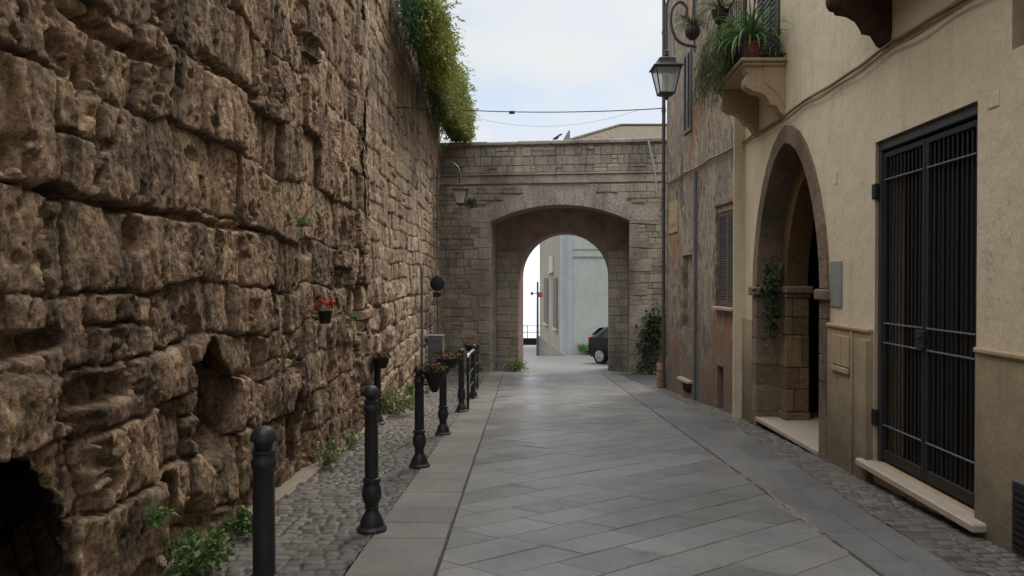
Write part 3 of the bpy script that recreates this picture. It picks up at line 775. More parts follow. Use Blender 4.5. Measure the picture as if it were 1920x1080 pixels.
def parch(yc, hw, zs, rise, zb, n=18):
    left = []
    for i in range(n+1):
        a_ = math.pi/2*i/n; left.append((yc-hw*math.cos(a_)**1.12, zs+rise*math.sin(a_)**1.12))
    right = [(2*yc-a_, b_) for a_, b_ in reversed(left[:-1])]
    return [(yc-hw, zb)] + left + right + [(yc+hw, zb)]
PC = 10.38
# ---------------------------------------------------------------- cream house
ch = thing('cream_house', 'cream plastered house with a stone arched portal and barred iron gate', 'house', (3.6, 8, G(8)))
portal_hole = parch(PC, 1.40, -.10, 2.0, -2.45)
holed_wall('wall', FN, rect(-8, 12.6, -2.7, 9.0), [portal_hole, rect(5.83, 7.62, -1.78, 1.35), rect(4.35, 5.41, 1.60, 3.3)], [.35, .30, .12], M['cream'], ch, M['cream_trim'])
mb = MB(); mb.box(3.6, 12, 12.55, 12.6, -2.7, 9); mb.box(2.9, 12, -8, -7.95, -2.7, 9); mb.box(11.95, 12, -7.9, 12.5, -2.7, 9); mb.box(2.5, 12.4, -8.3, 12.7, 9.0, 9.2)
mb.build('outer_shell', M['cream'], ch)
# dado
mb = MB()
for y0, y1, zt in ((11.97, 12.6, -.62), (7.64, 8.79, -.53), (-8, 5.78, -.545)):
    mb.box(y0, y1, 0.0, .035, -2.6, zt, fn=lambda a, b, c: FN(a, b, c))
mb.box(8.05, 8.10, .035, .05, -2.5, -.53, fn=FN); mb.box(7.64, 7.86, .035, .075, -2.6, -.60, fn=FN)
mb.build('dado', M['cream_dado'], ch)
mb = MB()
for y0, y1, zt in ((7.64, 8.79, -.53), (-8, 5.78, -.545)):
    mb.bbox(y0, y1, -.01, .06, zt+.001, zt+.045, .012, fn=FN)
mb.build('dado_moulding', M['cream_trim'], ch)
mb = MB(); mb.bbox(8.13, 8.62, .036, .05, -.93, -.60, .006, fn=FN); mb.bbox(8.13, 8.62, .04, .065, -1.0, -.94, .008, fn=FN); mb.bbox(8.36, 8.375, .05, .056, -.92, -.61, .003, fn=FN)
mb.build('utility_hatch', M['cream_trim'], ch)
# portal rings and jambs
def ring(mb, yc, hwi, ri, hwo, ro, zs, o0, o1, n=18, gap=0.0):
    pi = parch(yc, hwi, zs, ri, -2.4, n)[1:-1]; po = parch(yc, hwo, zs, ro, -2.4, n)[1:-1]
    for i in range(len(pi)-1):
        q = [pi[i], po[i], po[i+1], pi[i+1]]
        cx = sum(a_ for a_, b_ in q)/4; cz = sum(b_ for a_, b_ in q)/4; s_ = 1-gap
        q = [(cx+(a_-cx)*s_, cz+(b_-cz)*s_) for a_, b_ in q]
        mb.prism(q, o0, o1, lambda a_, t_, b_: FN(a_, t_, b_))
mb = MB(); ring(mb, PC, 1.33, 1.93, 1.57, 2.17, -.10, -.36, .035, 8, .012)
for y0, y1 in ((PC-1.57, PC-1.33), (PC+1.33, PC+1.57)):
    z = -2.3
    while z < -.25:
        h = min(random.uniform(.3, .5), -.24-z); mb.bbox(y0, y1, -.36, .04, z+.002, z+h-.002, .008, fn=FN); z += h
    mb.bbox(y0-.05, y1+.05, -.38, .09, -.235, -.105, .02, fn=FN)
mb.build('portal_surround', M['portal'], ch)
# inner order with pier, then dark passage
mb = MB()
hole = parch(PC, .98, -.10, 1.55, -2.3)
outer = [(PC-1.9, -2.3)] + hole + [(PC+1.9, -2.3), (PC+1.9, 2.9), (PC-1.9, 2.9)]
mb.prism(outer, -.62, -.302, lambda a_, t_, b_: FN(a_, t_, b_))
mb.build('inner_portal', M['portal_in'], ch)
mb = MB(); rp_ = random.Random(9)
for s_ in (-1, 1):
    z = -1.94
    while z < -.27:
        h = min(rp_.uniform(.26, .5), -.262-z); a0, a1_ = sorted((PC+s_*(.965-rp_.uniform(0, .015)), PC+s_*1.30))
        t_ = rp_.uniform(-.55, -.38)
        mb.bbox(a0, a1_, -.635-rp_.uniform(0, .01), t_-.003, z+.003, z+h-.003, .012, fn=FN); mb.bbox(a0, a1_, t_+.003, -.296+rp_.uniform(0, .01), z+.003, z+h-.003, .012, fn=FN); z += h
mb.build('pier_stones', M['pier'], ch)
for s_ in (-1, 1):
    mb = MB(); a0, a1_ = sorted((PC+s_*.90, PC+s_*1.30)); mb.bbox(a0, a1_, -.68, -.27, -.20, -.09, .02, fn=FN); mb.bbox(*sorted((PC+s_*.94, PC+s_*1.3)), -.65, -.285, -.26, -.201, .01, fn=FN)
    a0, a1_ = sorted((PC+s_*.95, PC+s_*1.30)); mb.bbox(a0, a1_, -.66, -.28, -2.2, -1.95, .015, fn=FN)
    mb.build('impost', M['portal'], ch)
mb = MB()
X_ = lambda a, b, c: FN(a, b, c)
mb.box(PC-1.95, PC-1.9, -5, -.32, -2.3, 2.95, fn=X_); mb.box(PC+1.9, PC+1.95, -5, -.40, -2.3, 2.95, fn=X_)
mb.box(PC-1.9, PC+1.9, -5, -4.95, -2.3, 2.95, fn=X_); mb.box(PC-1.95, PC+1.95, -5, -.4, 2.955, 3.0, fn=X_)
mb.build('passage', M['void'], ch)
mb = MB()
def slope(y, off, z): return FN(y, off, z - .025*(y-8.8))
mb.bbox(PC-1.33, PC+1.33, -.9, .05, -2.06, -2.0, .008, fn=slope)
mb.box(PC-1.9, PC+1.9, -5, -.905, -2.08, -2.02, fn=slope)
mb.build('threshold', M['marble'], ch)
# balcony
def corbel_poly(z_top, z_bot, proj):
    pr = [(0, z_top), (proj, z_top)]
    def P(a, b): return (a*proj, z_top-(z_top-z_bot)*b)
    for t in np.linspace(-80, 100, 9): pr.append((proj*.98-.07*(1-math.cos(R(t)))*.9+.0, z_top-.20-.10*math.sin(R(t))))
    for a, b in ((.82, .50), (.62, .53), (.48, .60), (.40, .70), (.36, .78), (.22, .80), (.16, .88), (.10, .96), (0, 1.0)): pr.append(P(a, b))
    return pr
def balcony(y0, y1, mslab, mcorb, name, slabz=2.98, cy=()):
    mb = MB(); mb.bbox(y0, y1, -.05, .62, slabz-.05, slabz, .012, fn=FN); mb.bbox(y0+.03, y1-.03, -.05, .58, slabz-.10, slabz-.052, .012, fn=FN)
    b = mb.build(name, mslab, ch)
    for c in cy:
        mb = MB(); mb.prism(corbel_poly(slabz-.103, 2.22, .56), c, c+.20, lambda a_, t_, b_: FN(t_, a_, b_))
        mb.prism([(0, slabz-.103), (.30, slabz-.103), (.28, 2.66), (.1, 2.5), (0, 2.3)], c-.012, c+.212, lambda a_, t_, b_: FN(t_, a_, b_))
        mb.build('corbel', mcorb, b, auto=R(40))
    return b
b1 = balcony(10.38, 12.05, M['cream_trim'], M['cream_trim'], 'balcony', cy=(10.45, 11.75))
b2 = balcony(5.0, 7.55, M['brownstone'], M['brownstone'], 'balcony', cy=(5.8, 7.28))
def railing(parent, y0, y1, zt, m):
    mb = MB()
    ys = list(np.arange(y0+.06, y1-.03, .115))
    for y in ys: mb.tube([FN(y, .55, zt+.02), FN(y, .55, zt+1.0)], .009, 6)
    for o_ in np.arange(.1, .55, .11):
        for y in (y0+.05, y1-.05): mb.tube([FN(y, o_, zt+.02), FN(y, o_, zt+1.0)], .009, 6)
    for zz in (zt+.06, zt+1.0):
        mb.tube([FN(y0+.05, 0, zz), FN(y0+.05, .55, zz), FN(y1-.05, .55, zz), FN(y1-.05, 0, zz)], .014, 6)
    mb.tube([FN(y0+.05, .55, zt), FN(y0+.05, .55, zt+1.05)], .022, 8); mb.tube([FN(y1-.05, .55, zt), FN(y1-.05, .55, zt+1.05)], .022, 8)
    mb.build('railing', m, parent)
railing(b1, 10.38, 12.05, 2.98, M['iron']); railing(b2, 5.0, 7.55, 2.98, M['iron'])
# balcony french window
for y0, y1 in ((10.7, 11.7), (5.8, 6.8)):
    mb = MB(); mb.bbox(y0, y1, .0, .05, 3.0, 5.3, .01, fn=FN)
    for k in range(28): mb.box(y0+.06, y1-.06, .05, .062, 3.1+k*.075, 3.14+k*.075, fn=FN)
    mb.build('shutter', M['shutter_brown'], ch)
# green shutter window near camera
w = MB(); w.bbox(4.37, 5.39, -.12, -.08, 1.62, 3.28, .008, fn=FN)
for k in range(24): w.box(4.45, 5.31, -.08, -.062, 1.72+k*.062, 1.755+k*.062, fn=FN)
w.build('shutter', M['shutter_green'], ch)
# barred gate
g = MB(); y0, y1, z0, z1 = 5.83, 7.62, -1.78, 1.35
g.bbox(y0, y1, -.10, -.03, z1-.09, z1-.002, .006, fn=FN); g.bbox(y0+.002, y0+.06, -.10, -.03, z0+.002, z1-.095, .006, fn=FN); g.bbox(y1-.06, y1-.002, -.10, -.03, z0+.002, z1-.095, .006, fn=FN)
fr = g.build('gate_frame', M['gate_frame'], ch)
ymid = (y0+y1)/2
for (a_, b_) in ((y0+.065, ymid-.006), (ymid+.006, y1-.065)):
    g = MB()
    for q in (a_, b_-.05): g.bbox(q, q+.05, -.09, -.05, z0+.03, z1-.12, .005, fn=FN)
    g.bbox(a_+.051, b_-.051, -.09, -.05, z0+.03, z0+.13, .005, fn=FN); g.bbox(a_+.051, b_-.051, -.09, -.05, z1-.17, z1-.12, .005, fn=FN)
    nb = 9
    for k in range(nb):
        yy = lerp(a_+.05, b_-.05, (k+1)/(nb+1)); g.tube([FN(yy, -.07, z0+.12), FN(yy, -.07, z1-.16)], .0085, 6)
    lf = g.build('gate_leaf', M['iron_gate'], ch)
    g = MB()
    for zz in (-.42, -.61, -1.41, .97): g = MB(); g.bbox(a_+.03, b_-.03, -.055, -.042, zz-.007, zz+.007, .002, fn=FN); g.build('cross_bar', M['pole_grey'], lf)
g = MB(); g.bbox(ymid-.04, ymid+.12, -.048, -.02, -.60, -.44, .006, fn=FN); g.lathe([(.012, 0), (.018, .03), (.0, .045)], FN(ymid-.0, .02, -.5), 10, 'x'); g.build('lock', M['iron_gate'], ch)
for (yy, zz) in ((y1+.01, .87), (y1+.0, -1.35)):
    g = MB(); g.bbox(yy-.05, yy+.035, -.03, .02, zz-.075, zz+.075, .008, fn=FN); g.build('hinge', M['iron_gate'], ch)
g = MB(); g.box(y0-.02, y1+.02, -.34, -.301, z0-.05, z1+.05, fn=FN)
for k in range(14): g.box(y0+.03+k*.126, y0+.03+k*.126+.06, -.301, -.285, z0+.02, z1-.02, fn=FN)
g.build('gate_dark_panel', M['gate_dark'], ch)  # dark panel standing in for the unlit room behind the bars
g = MB(); g.bbox(5.62, 7.74, -.28, .14, -1.85, -1.782, .012, fn=FN); g.build('gate_sill', M['marble'], ch)
# small wall fixtures
g = MB(); g.bbox(8.44, 8.76, .0, .018, -.30, .21, .005, fn=FN); g.bbox(8.46, 8.50, .018, .022, -.26, -.22, .001, fn=FN); g.build('meter_box', M['grey_box'], ch)
g = MB(); g.bbox(5.55, 5.69, .0, .008, 1.25, 1.36, .003, fn=FN); g.build('junction_box', M['cream'], ch)
g = MB(); g.bbox(8.6, 8.68, .0, .008, 1.07, 1.2, .003, fn=FN); g.build('junction_box', M['cream'], ch)
g = MB(); g.bbox(4.5, 5.31, -.0, .042, -1.86, -1.37, .006, fn=FN); vf = g.build('vent_frame', M['gate_frame'], ch)
g = MB(); g.box(4.53, 5.29, .043, .046, -1.84, -1.39, fn=FN)
for k in range(9): g.box(4.54, 5.28, .047, .056, -1.83+k*.048, -1.81+k*.048, fn=FN)
g.build('vent_grille', M['iron_gate'], vf)

# wall cable
mb = MB(); pts = []
for i in range(60):
    y = lerp(5.0, 12.6, i/59); s_ = abs(math.sin(y*1.9))*.02
    pts.append(FN(y, .03+.004*math.sin(y*7), 2.22 + .012*(y-9)*.5 - .03*math.sin((y % 2.4)/2.4*math.pi)))
for i in range(40):
    y = lerp(12.65, 17.8, i/39); pts.append(FO(y, .03, 2.27 - .012*(y-12.6)*.6 - .03*math.sin((y % 1.8)/1.8*math.pi)))
mb.tube(pts, .018, 6)
mb.tube([(p[0]-.012, p[1], p[2]-.05-.03*math.sin(i*.35)**2) for i, p in enumerate(pts)], .008, 5)
tag(mb.build('wall_cable', M['cable'], auto=R(60)), 'pair of brown cables clipped along the right-hand house fronts above the portal', 'cable')

# ---------------------------------------------------------------- old peeling house
oh = thing('old_house', 'narrow old house with peeling orange and grey plaster between the cream house and the gate', 'house', (3.9, 15.2, G(15)))
H1 = rect(13.05, 14.08, -.47, 1.21); H2 = rect(15.78, 16.36, 3.03, 4.74); H3 = rect(13.71, 14.08, -2.36, -1.55); H4 = rect(15.75, 16.5, -1.0, .52); H5 = rect(15.80, 16.45, -2.35, -2.12)
holed_wall('wall', FO, rect(12.602, 17.9, -2.9, 8.0), [H1, H2, H3, H4, H5], [.14, .12, .12, .09, .3], M['peel'], oh)
mb = MB(); mb.box(3.60, 12, 17.85, 17.9, -2.9, 8.0); mb.box(3.4, 12.2, 12.7, 18.1, 8.0, 8.2); mb.box(11.9, 12, 12.7, 17.8, -2.9, 8)
mb.build('outer_shell', M['peel'], oh)
mb = MB(); mb.box(15.76, 16.49, -.10, -.091, -.99, .51, fn=FO); mb.build('blocked_doorway', M['peel'], oh)
mb = MB(); mb.box(15.81, 16.44, -.32, -.301, -2.36, -2.1, fn=FO); mb.build('cellar_opening', M['void'], oh)
mb = MB(); mb.box(13.72, 14.07, -.13, -.115, -2.36, -1.56, fn=FO); mb.bbox(13.76, 14.03, -.112, -.10, -2.3, -1.62, .004, fn=FO); mb.build('cellar_door', M['red_door'], oh)
for (a, b, zz, o_) in ((13.0, 14.12, -.475, .10), (13.66, 14.12, -2.365, .10), (15.70, 16.5, -2.06, .12)):
    mb = MB(); mb.bbox(a, b, -.1, o_, zz-.06, zz, .01, fn=FO); mb.build('sill', M['marble'], oh)
def louvre(parent, mpf, y0, y1, z0, z1, off, m, name='shutter'):
    ym = (y0+y1)/2
    for a, b in ((y0, ym-.004), (ym+.004, y1)):
        mb = MB(); f_ = .05
        mb.bbox(a, a+f_, off, off+.035, z0, z1, .004, fn=mpf); mb.bbox(b-f_, b, off, off+.035, z0, z1, .004, fn=mpf)
        mb.bbox(a+f_+.001, b-f_-.001, off, off+.035, z0, z0+.08, .004, fn=mpf); mb.bbox(a+f_+.001, b-f_-.001, off, off+.035, z1-.07, z1, .004, fn=mpf)
        z = z0+.09
        while z < z1-.09:
            mb.add([mpf(a+f_, off+.004, z+.03), mpf(b-f_, off+.004, z+.03), mpf(b-f_, off+.032, z), mpf(a+f_, off+.032, z),
                    mpf(a+f_, off+.004, z+.036), mpf(b-f_, off+.004, z+.036), mpf(b-f_, off+.034, z+.006), mpf(a+f_, off+.034, z+.006)],
                   [(0, 1, 2, 3), (4, 7, 6, 5), (3, 2, 6, 7), (0, 4, 5, 1)]); z += .042
        mb.build(name, m, parent)
louvre(oh, FO, 13.06, 14.07, -.46, 1.20, -.05, M['shutter_brown'])
mb = MB(); mb.box(13.05, 14.08, -.15, -.141, -.47, 1.21, fn=FO); mb.box(15.78, 16.36, -.13, -.121, 3.03, 4.74, fn=FO); mb.build('window_back', M['void'], oh)
louvre(oh, FO, 15.80, 16.34, 3.05, 4.72, .0, M['shutter_grey'])
mb = MB()
mb.bbox(12.94, 13.045, -.0, .03, -.5, 1.32, .008, fn=FO); mb.bbox(14.085, 14.19, 0, .03, -.5, 1.32, .008, fn=FO); mb.bbox(12.94, 14.19, 0, .045, 1.33, 1.42, .008, fn=FO)
mb.build('window_surround', M['peel'], oh)
# pipes
mb = MB(); mb.tube([(3.50, 17.88, 7.9), (3.50, 17.88, 2.6), (3.51, 17.88, G(17.9)+.05)], .042, 10)
for zz in (-1.5, .3, 2.1, 3.9, 5.7): mb.lathe([(.052, -.03), (.052, .03)], (3.50, 17.88, zz), 10)
mb.build('downpipe', M['lamp_metal'], oh, auto=R(50))
mb = MB(); mb.tube([FO(15.37, .05, 2.15), FO(15.37, .05, -.6), FO(15.37, .06, G(15.4)+.02)], .035, 8); mb.tube([FO(12.75, .04, 7.5), FO(12.75, .04, -2.2)], .022, 8)
mb.build('drainpipe', M['pole_grey'], oh, auto=R(50))
# faded plaque
mb = MB(); mb.bbox(16.86, 17.63, .0, .02, 1.05, 1.75, .004, fn=FO)
o = mb.build('wall_plaque', M['cream_trim'], None); tag(o, 'faded cream plaque fixed to the far corner of the peeling house', 'plaque')
mb = MB()
for k in range(5): mb.box(16.98+k*.11, 17.03+k*.11, .021, .024, 1.18, 1.26+.02*(k % 2), fn=FO)
mb.build('faded_marks', M['shutter_grey'], o)

# ---------------------------------------------------------------- houses beyond the gate
bh = thing('beige_house', 'beige house flank with narrow dark windows seen through the arch', 'house', (4, 40, G(40)))
def FB(t, off, z):    # flank from near corner to far corner
    a = Vector((2.30, 36.8)); b = Vector((1.66, 46.5)); d = (b-a); nrm = Vector((-d.y, d.x)).normalized()
    p = a + d*t + nrm*off; return (p.x, p.y, z)
z0 = G(40)-.6
holes = [[(.30, .55), (.50, .55), (.50, 1.25), (.30, 1.25)], [(.12, -2.2), (.28, -2.2), (.28, .1), (.12, .1)], [(.55, -2.2), (.75, -2.2), (.75, .1), (.55, .1)]]
rings = [[(0, z0), (1, z0), (1, 6.0), (0, 6.0)]]
mb = MB(); mb.add([FB(0, 0, z0), FB(1, 0, z0), FB(1, 0, 6.0), FB(0, 0, 6.0), (2.30, 36.8, z0), (12, 36.8, z0), (12, 36.8, 6), (2.30, 36.8, 6), (12, 46.5, z0), (12, 46.5, 6)], [(0, 1, 2, 3), (4, 5, 6, 7), (5, 8, 9, 6), (8, 1, 2, 9)])
mb.build('wall', M['beige_house'], bh)
for (a, b, c, d, mm) in ((.28, .46, .45, 1.25, 'marble'), (.10, .26, -2.4, .1, 'shutter_brown'), (.52, .72, -2.4, .1, 'shutter_brown')):
    mb = MB(); mb.box(a, b, .0, .05, c, d, fn=FB); w_ = mb.build('window', M[mm], bh)
    mb = MB(); mb.bbox(a-.01, b+.01, .0, .12, c-.1, c-.005, .01, fn=FB); mb.build('sill', M['marble'], w_)
mb = MB(); mb.box(-.01, 1.01, -.2, .25, 6.0, 6.15, fn=FB); mb.build('eaves', M['roof_tile_plain'], bh)
gh = thing('grey_house', 'pale grey green house with a lilac corner strip and tiled hip roof behind the gate', 'house', (6, 37, G(36.6)))
mb = MB(); mb.box(2.86, 11.9, 36.5, 36.79, z0, 6.2); mb.build('wall', M['grey_house'], gh)
mb = MB(); mb.box(2.30, 2.855, 36.45, 36.79, z0, 6.2); mb.box(2.50, 2.55, 36.40, 36.45, z0, 6.2); mb.build('corner_strip', M['lilac'], gh)
mb = MB(); mb.bbox(2.86, 11.9, 36.46, 36.499, 1.05, 1.13, .005); mb.bbox(2.86, 11.9, 36.47, 36.499, 1.42, 1.46, .005); mb.build('ledge', M['flashing'], gh)
mb = MB(); mb.tube([(5.2, 36.4, 6.1), (5.2, 36.4, z0)], .05, 8); mb.build('drainpipe', M['pole_grey'], gh)
mb = MB(); mb.box(2.86, 11.9, 36.485, 36.499, z0, -1.1); mb.build('painted_base', M['grey_house'], gh)
mb = MB(); e = 6.25
mb.add([(1.9, 36.1, e), (12.4, 36.1, e), (12.4, 47, e), (1.9, 47, e), (5.8, 41.5, 8.25), (9.6, 41.5, 8.25), (1.9, 36.1, e-.12), (12.4, 36.1, e-.12), (12.4, 47, e-.12), (1.9, 47, e-.12)],
       [(0, 1, 5, 4), (1, 2, 5), (2, 3, 4, 5), (3, 0, 4), (0, 6, 7, 1), (1, 7, 8, 2), (3, 2, 8, 9), (0, 3, 9, 6), (6, 9, 8, 7)])
mb.build('roof', M['rooftile'], gh)
mb = MB(); mb.tube([(1.9, 36.1, e+.02), (5.8, 41.5, 8.28), (9.6, 41.5, 8.28)], .09, 8); mb.build('ridge_tiles', M['rooftile'], gh)
# parapet ramp, bins of rubble, post and railing
mb = MB(); mb.prism([(0, -.4), (2.2, -.4), (2.2, .02), (1.8, .12), (.25, .85), (0, .85)], 0, .3, lambda a_, t_, b_: (1.15+a_*.62, 35.2-a_*.35+t_, G(35)+b_))
tag(mb.build('ramp_wall', M['mortar']), 'low sloping stone parapet at the foot of the beige house beyond the arch', 'wall')
p = thing('utility_pole', 'thin dark utility pole standing before the bright sky beyond the arch', 'pole', (1.16, 35.0, G(35)))
mb = MB(); mb.tube([(1.16, 35, G(35)), (1.16, 35, -.08)], [.06, .045], 8); mb.build('post', M['lamp_metal'], p)
mb = MB(); mb.tube([(1.16, 35, -.62), (.92, 35, -.60)], .018, 6); mb.lathe([(.03, -.08), (.07, .0), (.05, .06), (.01, .09)], (.90, 35, -.62), 10); mb.build('arm_lamp', M['lamp_metal'], p)
mb = MB(); mb.bbox(1.20, 1.38, 34.96, 35.0, -.78, -.56, .01); mb.build('small_sign', M['terracotta'], p)
p = thing('sea_railing', 'metal railing on a dark low wall at the far end of the street', 'railing', (0, 50, G(50)))
mb = MB(); mb.box(-6, 8, 50, 50.3, G(50)-.3, G(50)+.42); mb.build('low_wall', M['void'], p)
mb = MB()
for k in range(15): mb.tube([(-6+k, 50.15, G(50)+.42), (-6+k, 50.15, G(50)+1.25)], .03, 6)
for zz in (.8, 1.22): mb.tube([(-6, 50.15, G(50)+zz), (8, 50.15, G(50)+zz)], .025, 6)
mb.build('rails', M['pole_grey'], p)

# ================================================================ CAR
def make_car(loc, rz):
    c = thing('parked_car', 'black hatchback half hidden behind the right pier of the inner arch', 'car', loc, None, rz)
    L_ = 3.75; hw = .81
    st = [(0.0, .40, .86, .90, .62), (.10, .26, .95, .97, .80), (.55, .20, .98, 1.30, .81), (.95, .20, .98, 1.44, .81), (1.7, .20, .97, 1.49, .815), (2.35, .20, .95, 1.40, .81), (2.95, .20, .92, .95, .80), (3.5, .22, .80, .82, .76), (3.72, .34, .62, .64, .60)]
    mb = MB(); n = 12
    for (x, zb_, belt, top, w) in st:
        tw = w*(.74 if top > belt+.08 else .92)
        sec = [(-w*.86, zb_), (-w, zb_+.12), (-w*1.0, (zb_+belt)/2), (-w*.965, belt), (-tw, top-.06), (-tw*.8, top), (tw*.8, top), (tw, top-.06), (w*.965, belt), (w*1.0, (zb_+belt)/2), (w, zb_+.12), (w*.86, zb_)]
        mb.v += [(x, a, b) for a, b in sec]
    for i in range(len(st)-1):
        for k in range(n): k2 = (k+1) % n; mb.f.append((i*n+k, i*n+k2, (i+1)*n+k2, (i+1)*n+k))
    mb.f.append(tuple(range(n))[::-1]); mb.f.append(tuple((len(st)-1)*n+k for k in range(n)))
    mb.build('body', M['car'], c, local=True, auto=R(35))
    for s_ in (-1, 1):
        mb = MB(); yy = lambda x, z: s_*(lerp(.79, .615, (z-.97)/.45)+.008)
        mb.add([(x, yy(x, z), z) for x, z in ((.75, 1.0), (2.75, .98), (2.2, 1.34), (1.6, 1.41), (.98, 1.36))], [(0, 1, 2, 3, 4)]); mb.build('side_window', M['car_glass'], c, local=True, fix=False)
        mb = MB(); mb.bbox(.0, .16, s_*.62-.12, s_*.62+.12, .78, 1.0, .04); mb.build('tail_light', M['tail'], c, local=True)
        for x in (.68, 3.05):
            mb = MB(); mb.lathe([(.17, -.09), (.29, -.10), (.315, -.06), (.315, .06), (.29, .10), (.17, .09)], (x, s_*.75, .315), 24, 'y'); w_ = mb.build('wheel', M['tyre'], c, local=True, auto=R(40))
            mb = MB(); mb.lathe([(.02, .0), (.05, s_*.02), (.19, s_*.0), (.205, s_*.02)], (x, s_*.84, .315), 24, 'y')
            for k in range(5):
                a_ = 2*math.pi*k/5; mb.tube([(x, s_*.862, .315), (x+.19*math.cos(a_), s_*.862, .315+.19*math.sin(a_))], .022, 6)
            mb.build('rim', M['rim'], w_, local=True)
    mb = MB(); mb.add([(.05, -.55, 1.0), (.05, .55, 1.0), (.42, .48, 1.30), (.42, -.48, 1.30)], [(0, 1, 2, 3)]); mb.v = [(x-.05, y, z+.02) for x, y, z in mb.v]; mb.build('rear_window', M['car_glass'], c, local=True, fix=False)
    mb = MB(); mb.bbox(-.06, .12, -.72, .72, .30, .52, .05); mb.build('bumper', M['car'], c, local=True)
make_car((3.35, 29.3, G(28.7)), R(-47))

# ================================================================ STREET FURNITURE
def copy_thing(o, loc, label, rz=None):
    r_ = o.copy(); COL.objects.link(r_); r_.location = loc; r_['label'] = label; WL[r_.name] = Vector(loc)
    if rz is not None: r_.rotation_euler = (0, 0, rz)
    for ch_ in list(o.children):
        c_ = ch_.copy(); COL.objects.link(c_); c_.parent = r_
        for g_ in ch_.children: d_ = g_.copy(); COL.objects.link(d_); d_.parent = c_
    return r_
BG = 'cast iron bollards along the left pavement'
bol = thing('bollard', 'nearest black bollard with a domed cap, cut off by the bottom edge', 'bollard', (-1.165, 3.62, G(3.62)), BG)
def lmb(name, prof, m, p, seg=24): mb = MB(); mb.lathe(prof, (0, 0, 0), seg); return mb.build(name, m, p, local=True, auto=R(38))
lmb('base', [(.0, 0), (.112, 0), (.114, .02), (.100, .035), (.094, .04), (.088, .07), (.078, .10), (.060, .13), (.050, .15), (.046, .165), (.056, .172), (.056, .185), (.048, .19), (.056, .21), (.070, .245), (.075, .28), (.071, .32), (.060, .355), (.054, .365), (.067, .37), (.069, .385), (.066, .40), (.055, .405)], M['iron'], bol)
lmb('shaft', [(.0515, .40), (.0515, .60), (.0490, .90), (.052, .905), (.057, .915), (.059, .93), (.057, .945), (.050, .955), (.050, .975), (.054, .98), (.054, .99), (.038, .995)], M['iron'], bol)
lmb('cap', [(.036, .99), (.038, 1.0), (.044, 1.02), (.050, 1.034), (.063, 1.036), (.0635, 1.043), (.061, 1.055), (.055, 1.072), (.045, 1.088), (.030, 1.099), (.012, 1.105), (.0, 1.106)], M['iron'], bol)
mb = MB()
for k in range(4):
    a_ = math.pi/2*k+.4; mb.bbox(-.012, .012, -.012, .012, 0, 1, .004, fn=lambda x, y, z: (.098*math.cos(a_)+x, .098*math.sin(a_)+y, .018+z*.012))
mb.build('base_bolts', M['iron'], bol, local=True)
B = [(-1.065, 5.86, 'tall black bollard without flowers, second from the camera'), (-1.01, 8.42, 'black bollard with a conical flower basket on its right side'),
     (-.965, 10.8, 'black bollard with a dark bowl of orange flowers at its top'), (-.88, 13.5, 'plain black bollard right beside the near end of the hoop barrier'),
     (-.80, 15.9, 'farthest black bollard, standing behind the hoop barrier')]
for x, y, lb in B: (lambda q: setattr(q, 'rotation_euler', (R(rsl.uniform(-.8, .8)), R(rsl.uniform(-.8, .8)), rsl.uniform(0, 6))))(copy_thing(bol, (x, y, G(y)), lb))
copy_thing(bol, (-2.07, 11.9, G(11.9)), 'dark bollard post close against the stone wall, seen behind the second bollard')

# barrier
p = thing('hoop_barrier', 'black tubular hoop barrier with a highlight painted along its top rail beyond the bollards', 'barrier', (-.78, 15.8, G(15.8)))
mb = MB(); zA, zB = G(13.75), G(17.9)
A_ = Vector((-.785, 13.75)); B_ = Vector((-.80, 17.9))
pl = lambda t, h: (lerp(A_.x, B_.x, t), lerp(A_.y, B_.y, t), lerp(zA, zB, t)+h)
for t in (0, .46, 1): mb.tube([pl(t, 0), pl(t, .93)], .024, 8); mb.build('post', M['iron'], p, auto=R(50)); mb = MB()
for h_ in (.35, .62): mb = MB(); mb.tube([pl(0, h_), pl(1, h_)], .016, 8); mb.build('cross_rail', M['iron'], p, auto=R(50))
mb = MB(); mb.tube([pl(0, .93), pl(.005, .97), pl(.02, .985), pl(.98, .985), pl(.995, .97), pl(1, .93)], .026, 8); mb.build('top_rail', M['rail_white'], p, auto=R(50))  # pale colour paints the light reflected along the black barrier's top

